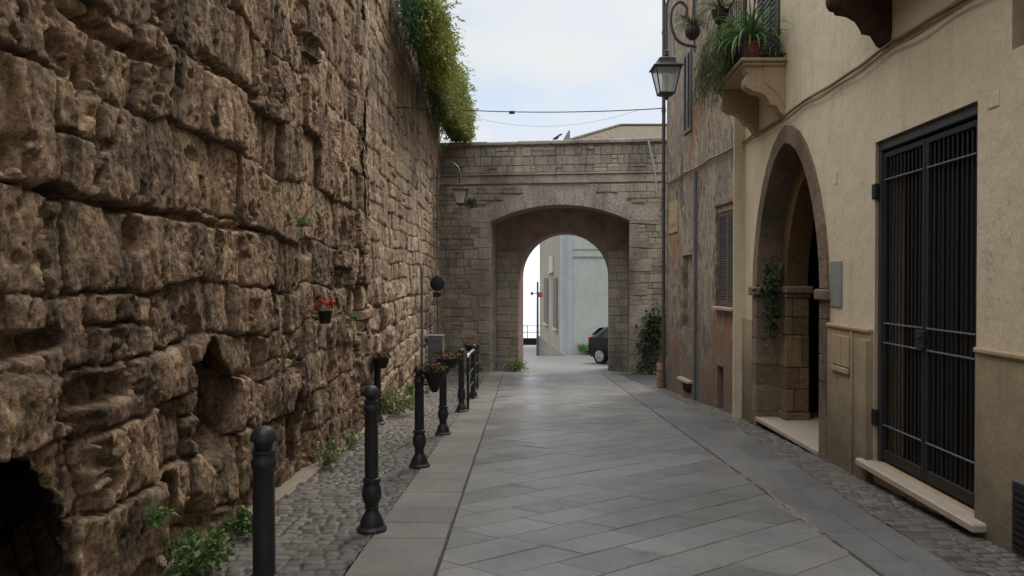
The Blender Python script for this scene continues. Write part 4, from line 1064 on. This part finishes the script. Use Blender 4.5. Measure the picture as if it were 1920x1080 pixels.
# lanterns
def lantern(parent, x, y, zc, s):
    """zc = height of the roof edge; s = scale (1 -> .58 m wide roof)"""
    P = lambda a, b, c: (x+a*s, y+b*s, zc+c*s)
    def sq(mb, prof):
        b = len(mb.v)
        for (h, z) in prof: mb.v += [P(-h, -h, z), P(h, -h, z), P(h, h, z), P(-h, h, z)]
        for i in range(len(prof)-1):
            for k in range(4): k2 = (k+1) % 4; mb.f.append((b+i*4+k, b+i*4+k2, b+i*4+4+k2, b+i*4+4+k))
        mb.f.append((b+3, b+2, b+1, b)); e_ = b+(len(prof)-1)*4; mb.f.append((e_, e_+1, e_+2, e_+3))
    mb = MB(); sq(mb, [(.29, 0), (.295, .015), (.19, .085), (.17, .09), (.16, .16), (.17, .175), (.08, .23), (.05, .24)]); mb.build('lantern_roof', M['lamp_metal'], parent)
    mb = MB(); mb.lathe([(.03*s, .235*s), (.05*s, .26*s), (.055*s, .285*s), (.03*s, .31*s), (.04*s, .33*s), (.045*s, .345*s), (.02*s, .37*s), (.012*s, .42*s)], (x, y, zc), 12); mb.build('finial', M['lamp_metal'], parent, auto=R(50))
    mb = MB()
    for sx in (-1, 1):
        for sy in (-1, 1): mb.tube([P(sx*.245, sy*.245, 0), P(sx*.145, sy*.145, -.50)], .016*s, 4)
    for (h, z) in ((.245, -.01), (.146, -.50)): mb.tube([P(-h, -h, z), P(h, -h, z), P(h, h, z), P(-h, h, z), P(-h, -h, z)], .018*s, 4)
    sq(mb, [(.14, -.50), (.14, -.52), (.05, -.56), (.03, -.62)])
    fr_ = mb.build('lantern_frame', M['lamp_metal'], parent)
    mb = MB(); sq(mb, [(.236, -.012), (.138, -.498)]); mb.f = mb.f[:-2]; mb.build('glass', M['lglass'], fr_, fix=True)
    mb = MB(); mb.lathe([(.02*s, -.49*s), (.03*s, -.4*s), (.045*s, -.33*s), (.045*s, -.2*s), (.02*s, -.12*s)], (x, y, zc), 10); mb.build('bulb', M['marble'], fr_, auto=R(50))
lr = thing('wall_lantern', 'large square glass lantern hanging from a scroll bracket on the peeling house', 'lantern', (3.08, 15.5, 4.2))
lantern(lr, 3.08, 15.5, 4.22, 1.0)
def arc_pts(P, n=10):     # catmull-rom through points
    out = []; P = [Vector(p) for p in P]; Q = [P[0]*2-P[1]] + P + [P[-1]*2-P[-2]]
    for i in range(1, len(Q)-2):
        for k in range(n):
            t = k/n; a, b, c, d = Q[i-1], Q[i], Q[i+1], Q[i+2]
            out.append(tuple(.5*((2*b)+(c-a)*t+(2*a-5*b+4*c-d)*t*t+(3*b-a-3*c+d)*t**3)))
    return out + [tuple(P[-1])]
mb = MB(); yb = 15.5
mb.tube(arc_pts([(3.70, yb, 4.66), (3.45, yb, 4.70), (3.28, yb, 4.82), (3.18, yb, 5.1), (3.2, yb, 5.4), (3.34, yb, 5.55), (3.48, yb, 5.45), (3.47, yb, 5.28), (3.38, yb, 5.25)]), .03, 8)
mb.tube(arc_pts([(3.70, yb, 5.9), (3.5, yb, 5.85), (3.22, yb, 5.75), (3.09, yb, 5.5), (3.08, yb, 5.1), (3.08, yb, 4.62)]), .024, 8)
mb.tube([(3.64, yb, 4.55), (3.64, yb, 6.0)], .02, 6)
mb.build('bracket', M['lamp_metal'], lr, auto=R(50))
ll = thing('wall_lantern', 'small glass lantern on a curved arm fixed to the left wall', 'lantern', (-1.47, 22, 2.3))
lantern(ll, -1.47, 22, 2.56, .78)
mb = MB(); mb.tube(arc_pts([(-2.12, 22, .6), (-2.12, 22, 1.8), (-2.13, 22, 2.8), (-2.02, 22, 3.18), (-1.78, 22, 3.33), (-1.56, 22, 3.22), (-1.47, 22, 2.98), (-1.47, 22, 2.78)]), .026, 8)
for zz in (1.5, 2.4, 2.9): mb.tube([(-2.3, 22, zz), (-2.12, 22, zz)], .02, 6)
mb.build('bracket', M['pole_grey'], ll, auto=R(50))
mb = MB(); mb.tube(arc_pts([(-2.10, 21.97, 3.0), (-2.04, 21.97, 2.4), (-1.98, 21.97, 1.9), (-2.06, 21.97, 1.6), (-2.13, 21.97, 1.3)]), .008, 5); mb.build('feed_cable', M['cable'], ll)
# round sign on pole, cabinet
p = thing('road_sign', 'round dark-backed road sign on a slim pole against the left wall by the gate', 'sign', (-2.02, 21, G(21)))
mb = MB(); mb.tube([(-2.02, 21, G(21)), (-2.02, 21, .12)], .028, 8); mb.build('pole', M['pole_grey'], p)
mb = MB(); mb.lathe([(0, 0), (.19, 0), (.2, .008), (.2, .02), (0, .02)], (-2.02, 20.94, -.10), 24, 'y'); mb.build('sign_disc', M['iron'], p, auto=R(40))
mb = MB(); mb.bbox(-2.13, -1.93, 20.93, 20.95, -.46, -.34, .003); mb.build('small_plate', M['iron'], p)
p = thing('metal_cabinet', 'grey blue metal utility cabinet at the foot of the left wall behind the flower bowl', 'cabinet', (-1.95, 19.6, G(19.6)))
mb = MB(); mb.bbox(-2.12, -1.73, 19.45, 19.75, G(19.6), -1.42, .012); mb.build('cabinet_body', M['grey_box'], p)
mb = MB(); mb.bbox(-2.09, -1.76, 19.435, 19.449, G(19.6)+.12, -1.48, .004); d_ = mb.build('door', M['pole_grey'], p)
mb = MB(); mb.bbox(-2.14, -1.71, 19.42, 19.78, -1.419, -1.39, .008); mb.build('lid', M['rail_white'], p)
mb = MB(); mb.tube([(-2.13, 18.3, G(18.3)), (-2.13, 18.3, .2), (-2.16, 18.3, .3)], .03, 8)
tag(mb.build('wall_conduit', M['pole_grey'], auto=R(50)), 'grey vertical conduit pipe running up the pale stone wall left of the road sign', 'pipe')
# overhead wire
mb = MB(); Aw = Vector((-2.15, 19.6, 4.35)); Bw = Vector((3.50, 17.6, 3.90))
wp = lambda t, s_: tuple(Aw.lerp(Bw, t) + Vector((0, 0, -s_*4*t*(1-t))))
mb.tube([wp(i/30, .10) for i in range(31)], .012, 5)
mb.tube([wp(.1+.8*i/30, .10) if i in (0, 30) else tuple(Vector(wp(.1+.8*i/30, .10)) + Vector((0, 0, -.34*4*(i/30)*(1-i/30)))) for i in range(31)], .0032, 5)
c_ = Vector(wp(.38, .10)); mb.bbox(c_.x-.07, c_.x+.07, c_.y-.03, c_.y+.03, c_.z-.05, c_.z+.02, .01)
tag(mb.build('overhead_wire', M['wire']), 'thin dark wires strung across the street below the clouds', 'wire')
mb = MB(); mb.tube([(-2.3, 15.2, 3.38), (-2.05, 15.2, 3.38), (-2.0, 18.4, 4.02)], .014, 6)
tag(mb.build('wall_rod', M['wire']), 'thin dark rod stretched along the upper left wall under the vines', 'rod')
mb = MB(); mb.tube([(4.02, 22.85, 4.1), (4.12, 22.82, 3.6), (4.22, 22.8, 3.1), (4.25, 22.8, 2.6)], .028, 6)
tag(mb.build('white_pipe', M['rail_white'], auto=R(50)), 'thin pale pipe sloping down the top right corner of the stone gate', 'pipe')
# bird and zinc fin on the gate parapet
p = thing('pigeon', 'small dark bird perched on the coping of the stone gate', 'bird', (1.36, 23.4, 4.24))
bx, by, bz = 1.36, 23.45, 4.23
mb = MB()
prof = [(.0, -.13), (.02, -.12), (.045, -.05), (.055, 0), (.05, .05), (.032, .085), (.028, .10), (.032, .125), (.02, .15), (0, .158)]
vs = []; seg = 12
for (r_, s_) in prof:
    for k in range(seg):
        w_ = 2*math.pi*k/seg
        zz = .075 + (.05 if s_ > .08 else max(0, s_)*.5) + r_*math.sin(w_) + s_*.35
        vs.append((bx + s_, by + r_*math.cos(w_), bz+zz))
mb.v = vs
for i in range(len(prof)-1):
    for k in range(seg): k2 = (k+1) % seg; mb.f.append((i*seg+k, i*seg+k2, (i+1)*seg+k2, (i+1)*seg+k))
mb.tube([(bx, by-.015, bz+.04), (bx+.005, by-.015, bz-.01)], .004, 5); mb.tube([(bx, by+.015, bz+.04), (bx+.005, by+.015, bz-.01)], .004, 5)
mb.tube([(bx+.15, by, bz+.175), (bx+.18, by, bz+.168)], [.006, .001], 5)
mb.build('body', M['feather'], p, auto=R(60))
mb = MB(); mb.prism([(-.19, 0), (.06, 0), (.06, .34), (.02, .36)], 0, .08, lambda a_, t_, b_: (1.70+a_, 23.5+t_, 4.18+b_))
tag(mb.build('zinc_cowl', M['flashing']), 'small grey triangular metal fin rising from the top of the gate beside the bird', 'cowl')

# crates at the corner
cr = thing('wooden_crate', 'lowest wooden crate of the stack at the corner of the peeling house', 'crate', (3.66, 18.35, G(18.35)), 'crates stacked at the house corner')
mb = MB()
for z_ in (.02, .10):
    for s_ in (-1, 1): mb.bbox(-.2, .2, s_*.145-.008, s_*.145+.008, z_, z_+.06, .002); mb.bbox(s_*.2-.008, s_*.2+.008, -.137, .137, z_, z_+.06, .002)
mb.build('side_slats', M['wood'], cr, local=True)
mb = MB()
for sx in (-1, 1):
    for sy in (-1, 1): mb.bbox(sx*.18-.015, sx*.18+.015, sy*.122-.015, sy*.122+.015, 0, .195, .002)
mb.build('corner_posts', M['wood'], cr, local=True)
mb = MB(); mb.bbox(-.19, .19, -.135, .135, .008, .018, .002); mb.build('bottom', M['wood'], cr, local=True)
for k, lb in ((1, 'second wooden crate up in the stack at the corner of the peeling house'), (2, 'topmost wooden crate of the stack at the corner of the peeling house')):
    copy_thing(cr, (3.66+.01*k, 18.35, G(18.35)+.195*k), lb, R(4*k))

# ================================================================ PLANTS
def leaves(P, size, dirs, rs, asp=.55, fold=.25, droop=0.0):
    """numpy leaf soup: P (n,3) bases, dirs (n,3) growing direction; 4 verts, 2 tris each"""
    n = len(P); d = dirs/np.linalg.norm(dirs, axis=1, keepdims=True)
    r_ = rs.normal(size=(n, 3)); sd = np.cross(d, r_); sd /= np.linalg.norm(sd, axis=1, keepdims=True); nm = np.cross(d, sd)
    s = (size*(.45+1.1*rs.rand(n)**1.5))[:, None]
    b = P; t = P + d*s; t[:, 2] -= (droop*s)[:, 0]
    l = P + d*s*.45 + sd*s*asp*.5 + nm*s*fold*.3; r2 = P + d*s*.45 - sd*s*asp*.5 + nm*s*fold*.3
    V = np.stack([b, l, t, r2], 1).reshape(-1, 3); i = np.arange(n)*4
    F = np.concatenate([np.stack([i, i+2, i+1], 1), np.stack([i, i+3, i+2], 1)])
    return V, F
def join(parts):
    V = []; F = []; b = 0
    for v, f in parts: V.append(v); F.append(f+b); b += len(v)
    return np.concatenate(V), np.concatenate(F)
# vines on top of the wall
rs = np.random.RandomState(4)
N = 2300; stems = []; PP = []; DD = []
tv = thing('hanging_vine', 'long mass of green and yellowish vines spilling over the top of the left wall', 'vine', (-1.8, 19, 5.3))
for i in range(N):
    y = rs.uniform(14.2, 24.2); t = rs.beta(1.3, .9); far = (y-14)/10
    xo = -2.15 + t*(.72+.18*math.sin(y*1.7)*.5+.18*rs.rand()); 
    z1 = 5.35 + .35*rs.rand() - .42*t + .08*math.sin(y*2.3)
    ln = rs.uniform(.5, 1.1)*(1.15 if t > .35 else .55)
    if y < 15.2: ln *= .75
    if y > 18.5 and t < .5: ln *= 1.7
    n = int(22+ln*34)
    if y > 19: ln = min(ln, z1-4.32+.12*rs.rand())
    q = np.linspace(0, 1, n)
    xs_ = xo + .05*np.sin(q*5+i) + rs.normal(0, .045, n); ys_ = y + .07*np.sin(q*4+i*2) + rs.normal(0, .05, n)
    zs_ = z1 - q*ln + rs.normal(0, .03, n)
    PP.append(np.stack([xs_, ys_, zs_], 1)); d = rs.normal(0, .55, (n, 3)); d[:, 2] -= .9; d[:, 0] += .45; DD.append(d)
for i in range(150):      # stray shoots sticking out of the mass
    y = rs.uniform(14.4, 23.8); n = 14; q = np.linspace(0, 1, n); z1 = rs.uniform(4.5, 5.3); L_ = rs.uniform(.12, .34)
    x0 = -1.35+rs.uniform(-.15, .12); PP.append(np.stack([x0+q*L_, y+q*rs.uniform(-.2, .2), z1+q*rs.uniform(-.1, .18)-.25*q*q*L_], 1) + rs.normal(0, .012, (n, 3))); d = rs.normal(0, .5, (n, 3)); d[:, 0] += .8; DD.append(d)
for i in range(260):      # mass on the wall head
    y = rs.uniform(13.6, 24.2); n = 40; c0 = np.array([rs.uniform(-3.0, -1.9), y, 5.5+.25*rs.rand()])
    PP.append(c0 + rs.normal(0, .16, (n, 3))); d = rs.normal(0, .7, (n, 3)); d[:, 2] += .4; DD.append(d)
P = np.concatenate(PP); D_ = np.concatenate(DD)
tt = (P[:, 0] + rs.normal(0, .12, len(P)) + .25*np.sin(P[:, 1]*1.3)*.5) > -1.72
for nm_, msk, mt in (('foliage', ~tt, 'ivy'), ('yellow_foliage', tt, 'ivy_yellow')):
    V, F = leaves(P[msk], .066, D_[msk], rs, .42, .25, .15); link_mesh(nm_, V, F, M[mt], tv)
mb = MB()
for i in range(60):
    y = rs.uniform(14.5, 24); t = rs.rand(); x = -2.1+.8*t; z1 = 5.3-.3*t
    mb.tube([(-2.4, y, 5.42), (x-.1, y, z1+.08), (x, y+.03, z1-.2), (x+.02, y, z1-.8*rs.uniform(.5, 1))], .008, 4, cap=False)
mb.build('stems', M['bark'], tv, fix=False)

def weed(name, label, c, rad, h, n, size, m, seed, cat='weed', wallx=None, group=None, droop=.2, asp=.6):
    rs = np.random.RandomState(seed); t = thing(name, label, cat, c, group); PP = []; DD = []; mb = MB()
    for i in range(n):
        a_ = rs.uniform(0, 2*math.pi); rr = rad*math.sqrt(rs.rand()); hh = h*(.35+.65*rs.rand())*(1-.45*rr/rad)
        tip = np.array([c[0]+rr*math.cos(a_), c[1]+rr*math.sin(a_), c[2]+hh])
        if wallx is not None and tip[0] < wallx: tip[0] = wallx + rs.rand()*.05
        root = np.array([c[0]+.25*(tip[0]-c[0]), c[1]+.25*(tip[1]-c[1]), c[2]])
        mb.tube([tuple(root), tuple((root+tip)/2+np.array([0, 0, .12*h])), tuple(tip)], .0022, 4, cap=False)
        k = 6; PP.append(tip + rs.normal(0, size*.5, (k, 3))); d = rs.normal(0, .8, (k, 3)); d[:, 2] += .35
        d += (tip-root)*1.2; DD.append(d)
        k = 3; q = rs.uniform(.3, 1, (k, 1)); PP.append(root + (tip-root)*q); DD.append(rs.normal(0, .8, (k, 3)))
    P = np.concatenate(PP); P[:, 2] = np.maximum(P[:, 2], c[2]+.005)
    V, F = leaves(P, size, np.concatenate(DD), rs, asp, .3, droop)
    V[:, 2] = np.maximum(V[:, 2], c[2]+.002) if h > 0 else V[:, 2]
    link_mesh('leaves', V, F, m, t); mb.build('stems', M['bark'], t, fix=False)
    return t
weed('weed_clump', 'largest bright green leafy weed clump at the foot of the left wall, nearest the camera', (-1.98, 4.85, G(4.85)+.02), .20, .30, 75, .050, M['weed'], 1, wallx=-2.12)
weed('weed_clump', 'green weed clump at the wall foot just left of the nearest bollard', (-1.98, 5.65, G(5.65)+.02), .13, .22, 36, .045, M['weed'], 2, wallx=-2.1)
weed('wall_weed', 'small bright green tuft growing out of the blocks above the large clump', (-2.03, 4.42, -1.42), .05, .16, 16, .042, M['weed'], 3, wallx=-2.1)
weed('weed_clump', 'thin pale green weeds at the wall foot between the first two bollards', (-2.02, 8.4, G(8.4)+.02), .18, .34, 34, .045, M['weed_pale'], 4, wallx=-2.12)
weed('weed_clump', 'small pale weeds at the wall foot just left of the second bollard', (-2.03, 9.7, G(9.7)+.02), .2, .22, 26, .045, M['weed_pale'], 5, wallx=-2.12)
weed('weed_clump', 'white green flowering weeds at the wall foot behind the second bollard', (-2.0, 13.0, G(13.0)+.02), .42, .50, 90, .06, M['weed_pale'], 6, wallx=-2.2)
weed('weed_clump', 'straggling weeds at the wall foot near the grey cabinet', (-2.05, 16.2, G(16.2)+.02), .4, .28, 46, .05, M['weed'], 7, wallx=-2.2)
weed('wall_weed', 'tiny green sprig rooted high in the rough blocks', (-2.08, 7.65, .52), .05, .10, 9, .04, M['weed'], 8, wallx=-2.1)
weed('wall_weed', 'tiny pale sprig in the blocks right of the red flowers', (-2.1, 10.3, -.55), .06, .14, 9, .045, M['weed_pale'], 9, wallx=-2.15)
weed('weed_clump', 'bushy pale weed at the left foot of the inner arch', GP(2.42, .55, G(24.3)), .34, .42, 80, .07, M['weed_pale'], 10)
weed('weed_clump', 'low green weeds at the foot of the gate near the barrier', GP(1.1, -.2, G(23.8)), .45, .24, 60, .06, M['weed'], 11)
weed('weed_clump', 'thin grassy weeds at the foot of the right gate pier', GP(6.4, -.15, G(23.0)), .5, .2, 30, .06, M['weed'], 12)
weed('grass_tuft', 'bright green patch of weeds at the foot of the grey house beyond the arch', (3.9, 36.0, G(36)), .85, .6, 130, .12, M['weed'], 13)

def climber(name, label, pts, spread, n, size, m, seed, dirv=(0, -1, -.2), flat=None):
    rs = np.random.RandomState(seed); t = thing(name, label, 'climbing plant', pts[0]); PP = []; DD = []
    P = np.array(arc_pts(pts, 8)); 
    idx = rs.randint(0, len(P), n); Q = P[idx] + rs.normal(0, 1, (n, 3))*np.array(spread)
    d = rs.normal(0, .6, (n, 3)) + np.array(dirv)*.6
    V, F = leaves(Q, size, d, rs, .75, .3, .2); link_mesh('leaves', V, F, m, t)
    mb = MB(); mb.tube([tuple(p_) for p_ in P], .014, 5); mb.build('stem', M['bark'], t); return t
climber('climbing_ivy', 'dark ivy with glossy leaves hanging down the far jamb inside the stone portal', [(3.84, 11.5, -.78), (3.86, 11.5, -.45), (3.84, 11.5, -.1), (3.88, 11.5, .2)], (.07, .06, .08), 420, .065, M['dark_ivy'], 5)
climber('dark_creeper', 'dark creeper climbing the right end of the stone gate beside the downpipe', [GP(6.35, -.15, G(23)), GP(6.55, -.15, -1.9), GP(6.62, -.12, -1.5), GP(6.7, -.1, -1.05)], (.2, .08, .16), 950, .10, M['dark_ivy'], 6)
climber('wall_tuft', 'green tuft sprouting from the gate masonry beside the small lantern', [GP(1.02, -.03, 2.35), GP(1.12, -.05, 2.42), GP(1.2, -.04, 2.35)], (.07, .05, .07), 160, .06, M['ivy'], 7)

# flower baskets and pots
def flowers(parent, c, rad, h, n, mleaf, mpet, seed, ls=.04, ps=.028, pn=60):
    rs = np.random.RandomState(seed); a_ = rs.uniform(0, 2*math.pi, n); r_ = rad*np.sqrt(rs.rand(n)); z_ = h*rs.rand(n)*(1-.5*r_/rad)
    P = np.stack([c[0]+r_*np.cos(a_), c[1]+r_*np.sin(a_), c[2]+z_], 1); d = rs.normal(0, .6, (n, 3)); d[:, 2] += .5; d[:, 0] += np.cos(a_)*.5; d[:, 1] += np.sin(a_)*.5
    V, F = leaves(P, ls, d, rs, .6); link_mesh('leaves', V, F, mleaf, parent)
    a_ = rs.uniform(0, 2*math.pi, pn); r_ = rad*1.05*np.sqrt(rs.rand(pn)); z_ = h*(.45+.6*rs.rand(pn))*(1-.4*r_/rad)
    C_ = np.stack([c[0]+r_*np.cos(a_), c[1]+r_*np.sin(a_), c[2]+z_], 1); Q = np.repeat(C_, 6, 0)
    V, F = leaves(Q, ps, rs.normal(0, 1, (len(Q), 3)), rs, .8); link_mesh('flowers', V, F, mpet, parent)
FG = 'dark baskets of orange flowers on the bollards'
def basket(x, y, z, label, r_=.13, depth=.24, rim=.0, cone=True, seed=1, stem=None, pet='orange'):
    t = thing('flower_basket', label, 'flower basket', (x, y, z-depth), FG)
    pr = [(.01, -depth), (.03, -depth), (r_*.55, -depth*.6), (r_*.9, -depth*.15), (r_, 0), (r_*1.03, .01), (r_*.9, .01), (r_*.85, -.01)] if cone else [(.03, -depth), (r_*.65, -depth*.92), (r_*.95, -depth*.4), (r_, 0), (r_*1.03, .012), (r_*.9, .01)]
    mb = MB(); mb.lathe(pr, (x, y, z), 18); mb.build('basket', M['dark_pot'], t, auto=R(50))
    if stem is not None: mb = MB(); mb.tube([(stem[0], stem[1], z-.02), (x, y, z-.01)], .012, 6); mb.tube([(stem[0], stem[1], z-.15), (x, y, z-.13)], .01, 6); mb.build('bracket', M['iron'], t)
    flowers(t, (x, y, z-.005), r_*1.15, .11, 120, M['dark_ivy'], M[pet], seed, .05, .024, 46)
basket(-.84, 8.38, -.995, 'conical basket of orange and brown flowers hanging beside the third bollard', .13, .22, seed=1, stem=(-1.0, 8.42))
basket(-.90, 10.78, -1.10, 'round bowl of orange flowers on the fourth bollard', .16, .14, cone=False, seed=2, stem=(-.96, 10.8))
basket(-1.99, 11.76, -1.19, 'small dark basket of faded orange flowers on the post by the wall', .12, .16, cone=False, seed=3, stem=(-2.0, 11.9))
basket(-.83, 16.1, -1.36, 'dark bowl of dried plants on the farthest bollard behind the barrier', .16, .14, cone=False, seed=4, stem=(-.8, 15.9))
t = thing('flower_pot', 'small black pot of red flowers fixed to the rough stone wall', 'flower pot', (-2.02, 8.35, -.47))
mb = MB(); mb.lathe([(.0, 0), (.055, 0), (.075, .12), (.08, .125), (.08, .135), (.07, .135), (.068, .12)], (-2.02, 8.35, -.47), 16); mb.build('pot', M['dark_pot'], t, auto=R(50))
mb = MB(); mb.tube([(-2.15, 8.35, -.36), (-2.02, 8.35, -.36)], .008, 5); mb.build('hook', M['iron'], t)
flowers(t, (-2.02, 8.35, -.34), .10, .16, 50, M['dark_ivy'], M['red'], 9, .04, .030, 26)

# balcony plants
def pot(c, r_, h, m, name='plant_pot', label='', group=None, plate=True):
    t = thing(name, label, 'potted plant', c, group); mb = MB()
    mb.lathe([(.0, 0), (r_*.72, 0), (r_*.95, h*.84), (r_*1.06, h*.85), (r_*1.08, h), (r_*.96, h), (r_*.93, h*.88), (0, h*.88)], c, 20); mb.build('pot', m, t, auto=R(45)); return t
def blades(parent, c, n, ln, wd, m, seed, up=1.0):
    rs = np.random.RandomState(seed); mb = MB()
    for i in range(n):
        a_ = rs.uniform(0, 2*math.pi); l_ = ln*rs.uniform(.6, 1.15); e0 = rs.uniform(.5, 1.45)*up; x, y, z = c; pts = []; k = 8
        px, pz = 0, 0; el = e0
        for j in range(k+1):
            pts.append((px, pz)); px += math.cos(el)*l_/k; pz += math.sin(el)*l_/k; el -= rs.uniform(.18, .34)*(1.6-e0*.6)
        b = len(mb.v)
        for j, (q, zz) in enumerate(pts):
            w_ = wd*(1-(j/k)**2)*.5+.0005; ca_, sa_ = math.cos(a_), math.sin(a_)
            mb.v += [(x+q*ca_-w_*sa_, y+q*sa_+w_*ca_, z+zz), (x+q*ca_, y+q*sa_, z+zz-w_*.5), (x+q*ca_+w_*sa_, y+q*sa_-w_*ca_, z+zz)]
        for j in range(k): mb.f += [(b+3*j, b+3*j+1, b+3*j+4, b+3*j+3), (b+3*j+1, b+3*j+2, b+3*j+5, b+3*j+4)]
    mb.build('leaves', m, parent, fix=False)
PG = 'pots on the balcony above the portal'; sz = 2.982
t = pot(FN(10.62, .42, sz), .14, .25, M['terracotta'], label='terracotta pot with long arching green blades at the near edge of the balcony', group=PG); blades(t, FN(10.62, .42, sz+.22), 90, .85, .034, M['balc_leaf'], 3, 1.1)
t = pot(FN(10.62, .12, sz), .15, .09, M['bark'], label='low brown dish with a few thin leaves against the house wall on the balcony', group=PG); blades(t, FN(10.62, .12, sz+.07), 16, .45, .018, M['balc_leaf'], 4, .9)
t = pot(FN(11.2, .42, sz), .15, .26, M['purple_pot'], label='dark pot with a bushy green plant in the middle of the balcony', group=PG); blades(t, FN(11.2, .42, sz+.24), 80, .75, .028, M['balc_leaf'], 5)
t = pot(FN(11.75, .42, sz), .15, .26, M['purple_pot'], label='dark pot of feathery green plants at the far edge of the balcony', group=PG); blades(t, FN(11.75, .42, sz+.24), 90, .7, .014, M['fern'], 6)
# trailing mass over the balcony front
rs = np.random.RandomState(15); t = thing('trailing_fern', 'wispy green and brown trailing plants hanging over the outer edge of the balcony', 'hanging plant', FN(11.3, .68, 3.0))
PP = []; DD = []
for i in range(260):
    y = rs.uniform(10.75, 12.15); o_ = rs.uniform(.52, .82); z1 = 3.45+rs.uniform(-.15, .25); ln = rs.uniform(.25, .75); n = 22; q = np.linspace(0, 1, n)
    b_ = FN(y, o_, 0); PP.append(np.stack([b_[0]-.12*q+rs.normal(0, .02, n), y+rs.normal(0, .03, n), z1-q*ln], 1)); d = rs.normal(0, .4, (n, 3)); d[:, 2] -= .9; DD.append(d)
V, F = leaves(np.concatenate(PP), .075, np.concatenate(DD), rs, .16, .1, .2); link_mesh('leaves', V, F, M['fern'], t)
# hanging pot + plants above, round dark pot by the lantern bracket
t = thing('hanging_pot', 'dark round hanging pot with feathery leaves between the lantern and the balcony', 'hanging pot', (2.98, 12.6, 4.0))
hc = (2.93, 12.6, 4.02)
mb = MB(); mb.lathe([(.0, -.13), (.05, -.12), (.10, -.07), (.125, 0), (.12, .05), (.10, .09), (.105, .10), (.09, .10), (.08, .08)], hc, 18); mb.build('pot', M['purple_pot'], t, auto=R(50))
mb = MB(); mb.tube([(hc[0], hc[1], hc[2]+.1), (hc[0]+.02, hc[1], 4.9), (3.2, 12.2, 5.1), (3.7, 12.2, 5.1)], .01, 6); mb.build('hook', M['iron'], t)
blades(t, (hc[0], hc[1], hc[2]+.09), 110, .52, .012, M['fern'], 16)
t = thing('hanging_basket', 'purple brown hanging basket at the top edge above the balcony pots', 'hanging pot', FN(11.4, .62, 3.75)); hb = FN(11.45, .66, 3.92)
mb = MB(); mb.lathe([(.0, -.14), (.07, -.13), (.11, -.05), (.125, .03), (.13, .05), (.11, .05)], hb, 18); mb.build('pot', M['purple_pot'], t, auto=R(50)); blades(t, (hb[0], hb[1], hb[2]+.04), 70, .55, .014, M['fern'], 17)

# ---------------------------------------------------------------- lift everything so that the street at the camera is z = 0
for o in list(SC.objects):
    if o.parent is None and o.type in ('MESH', 'EMPTY'): o.location.z += EYE
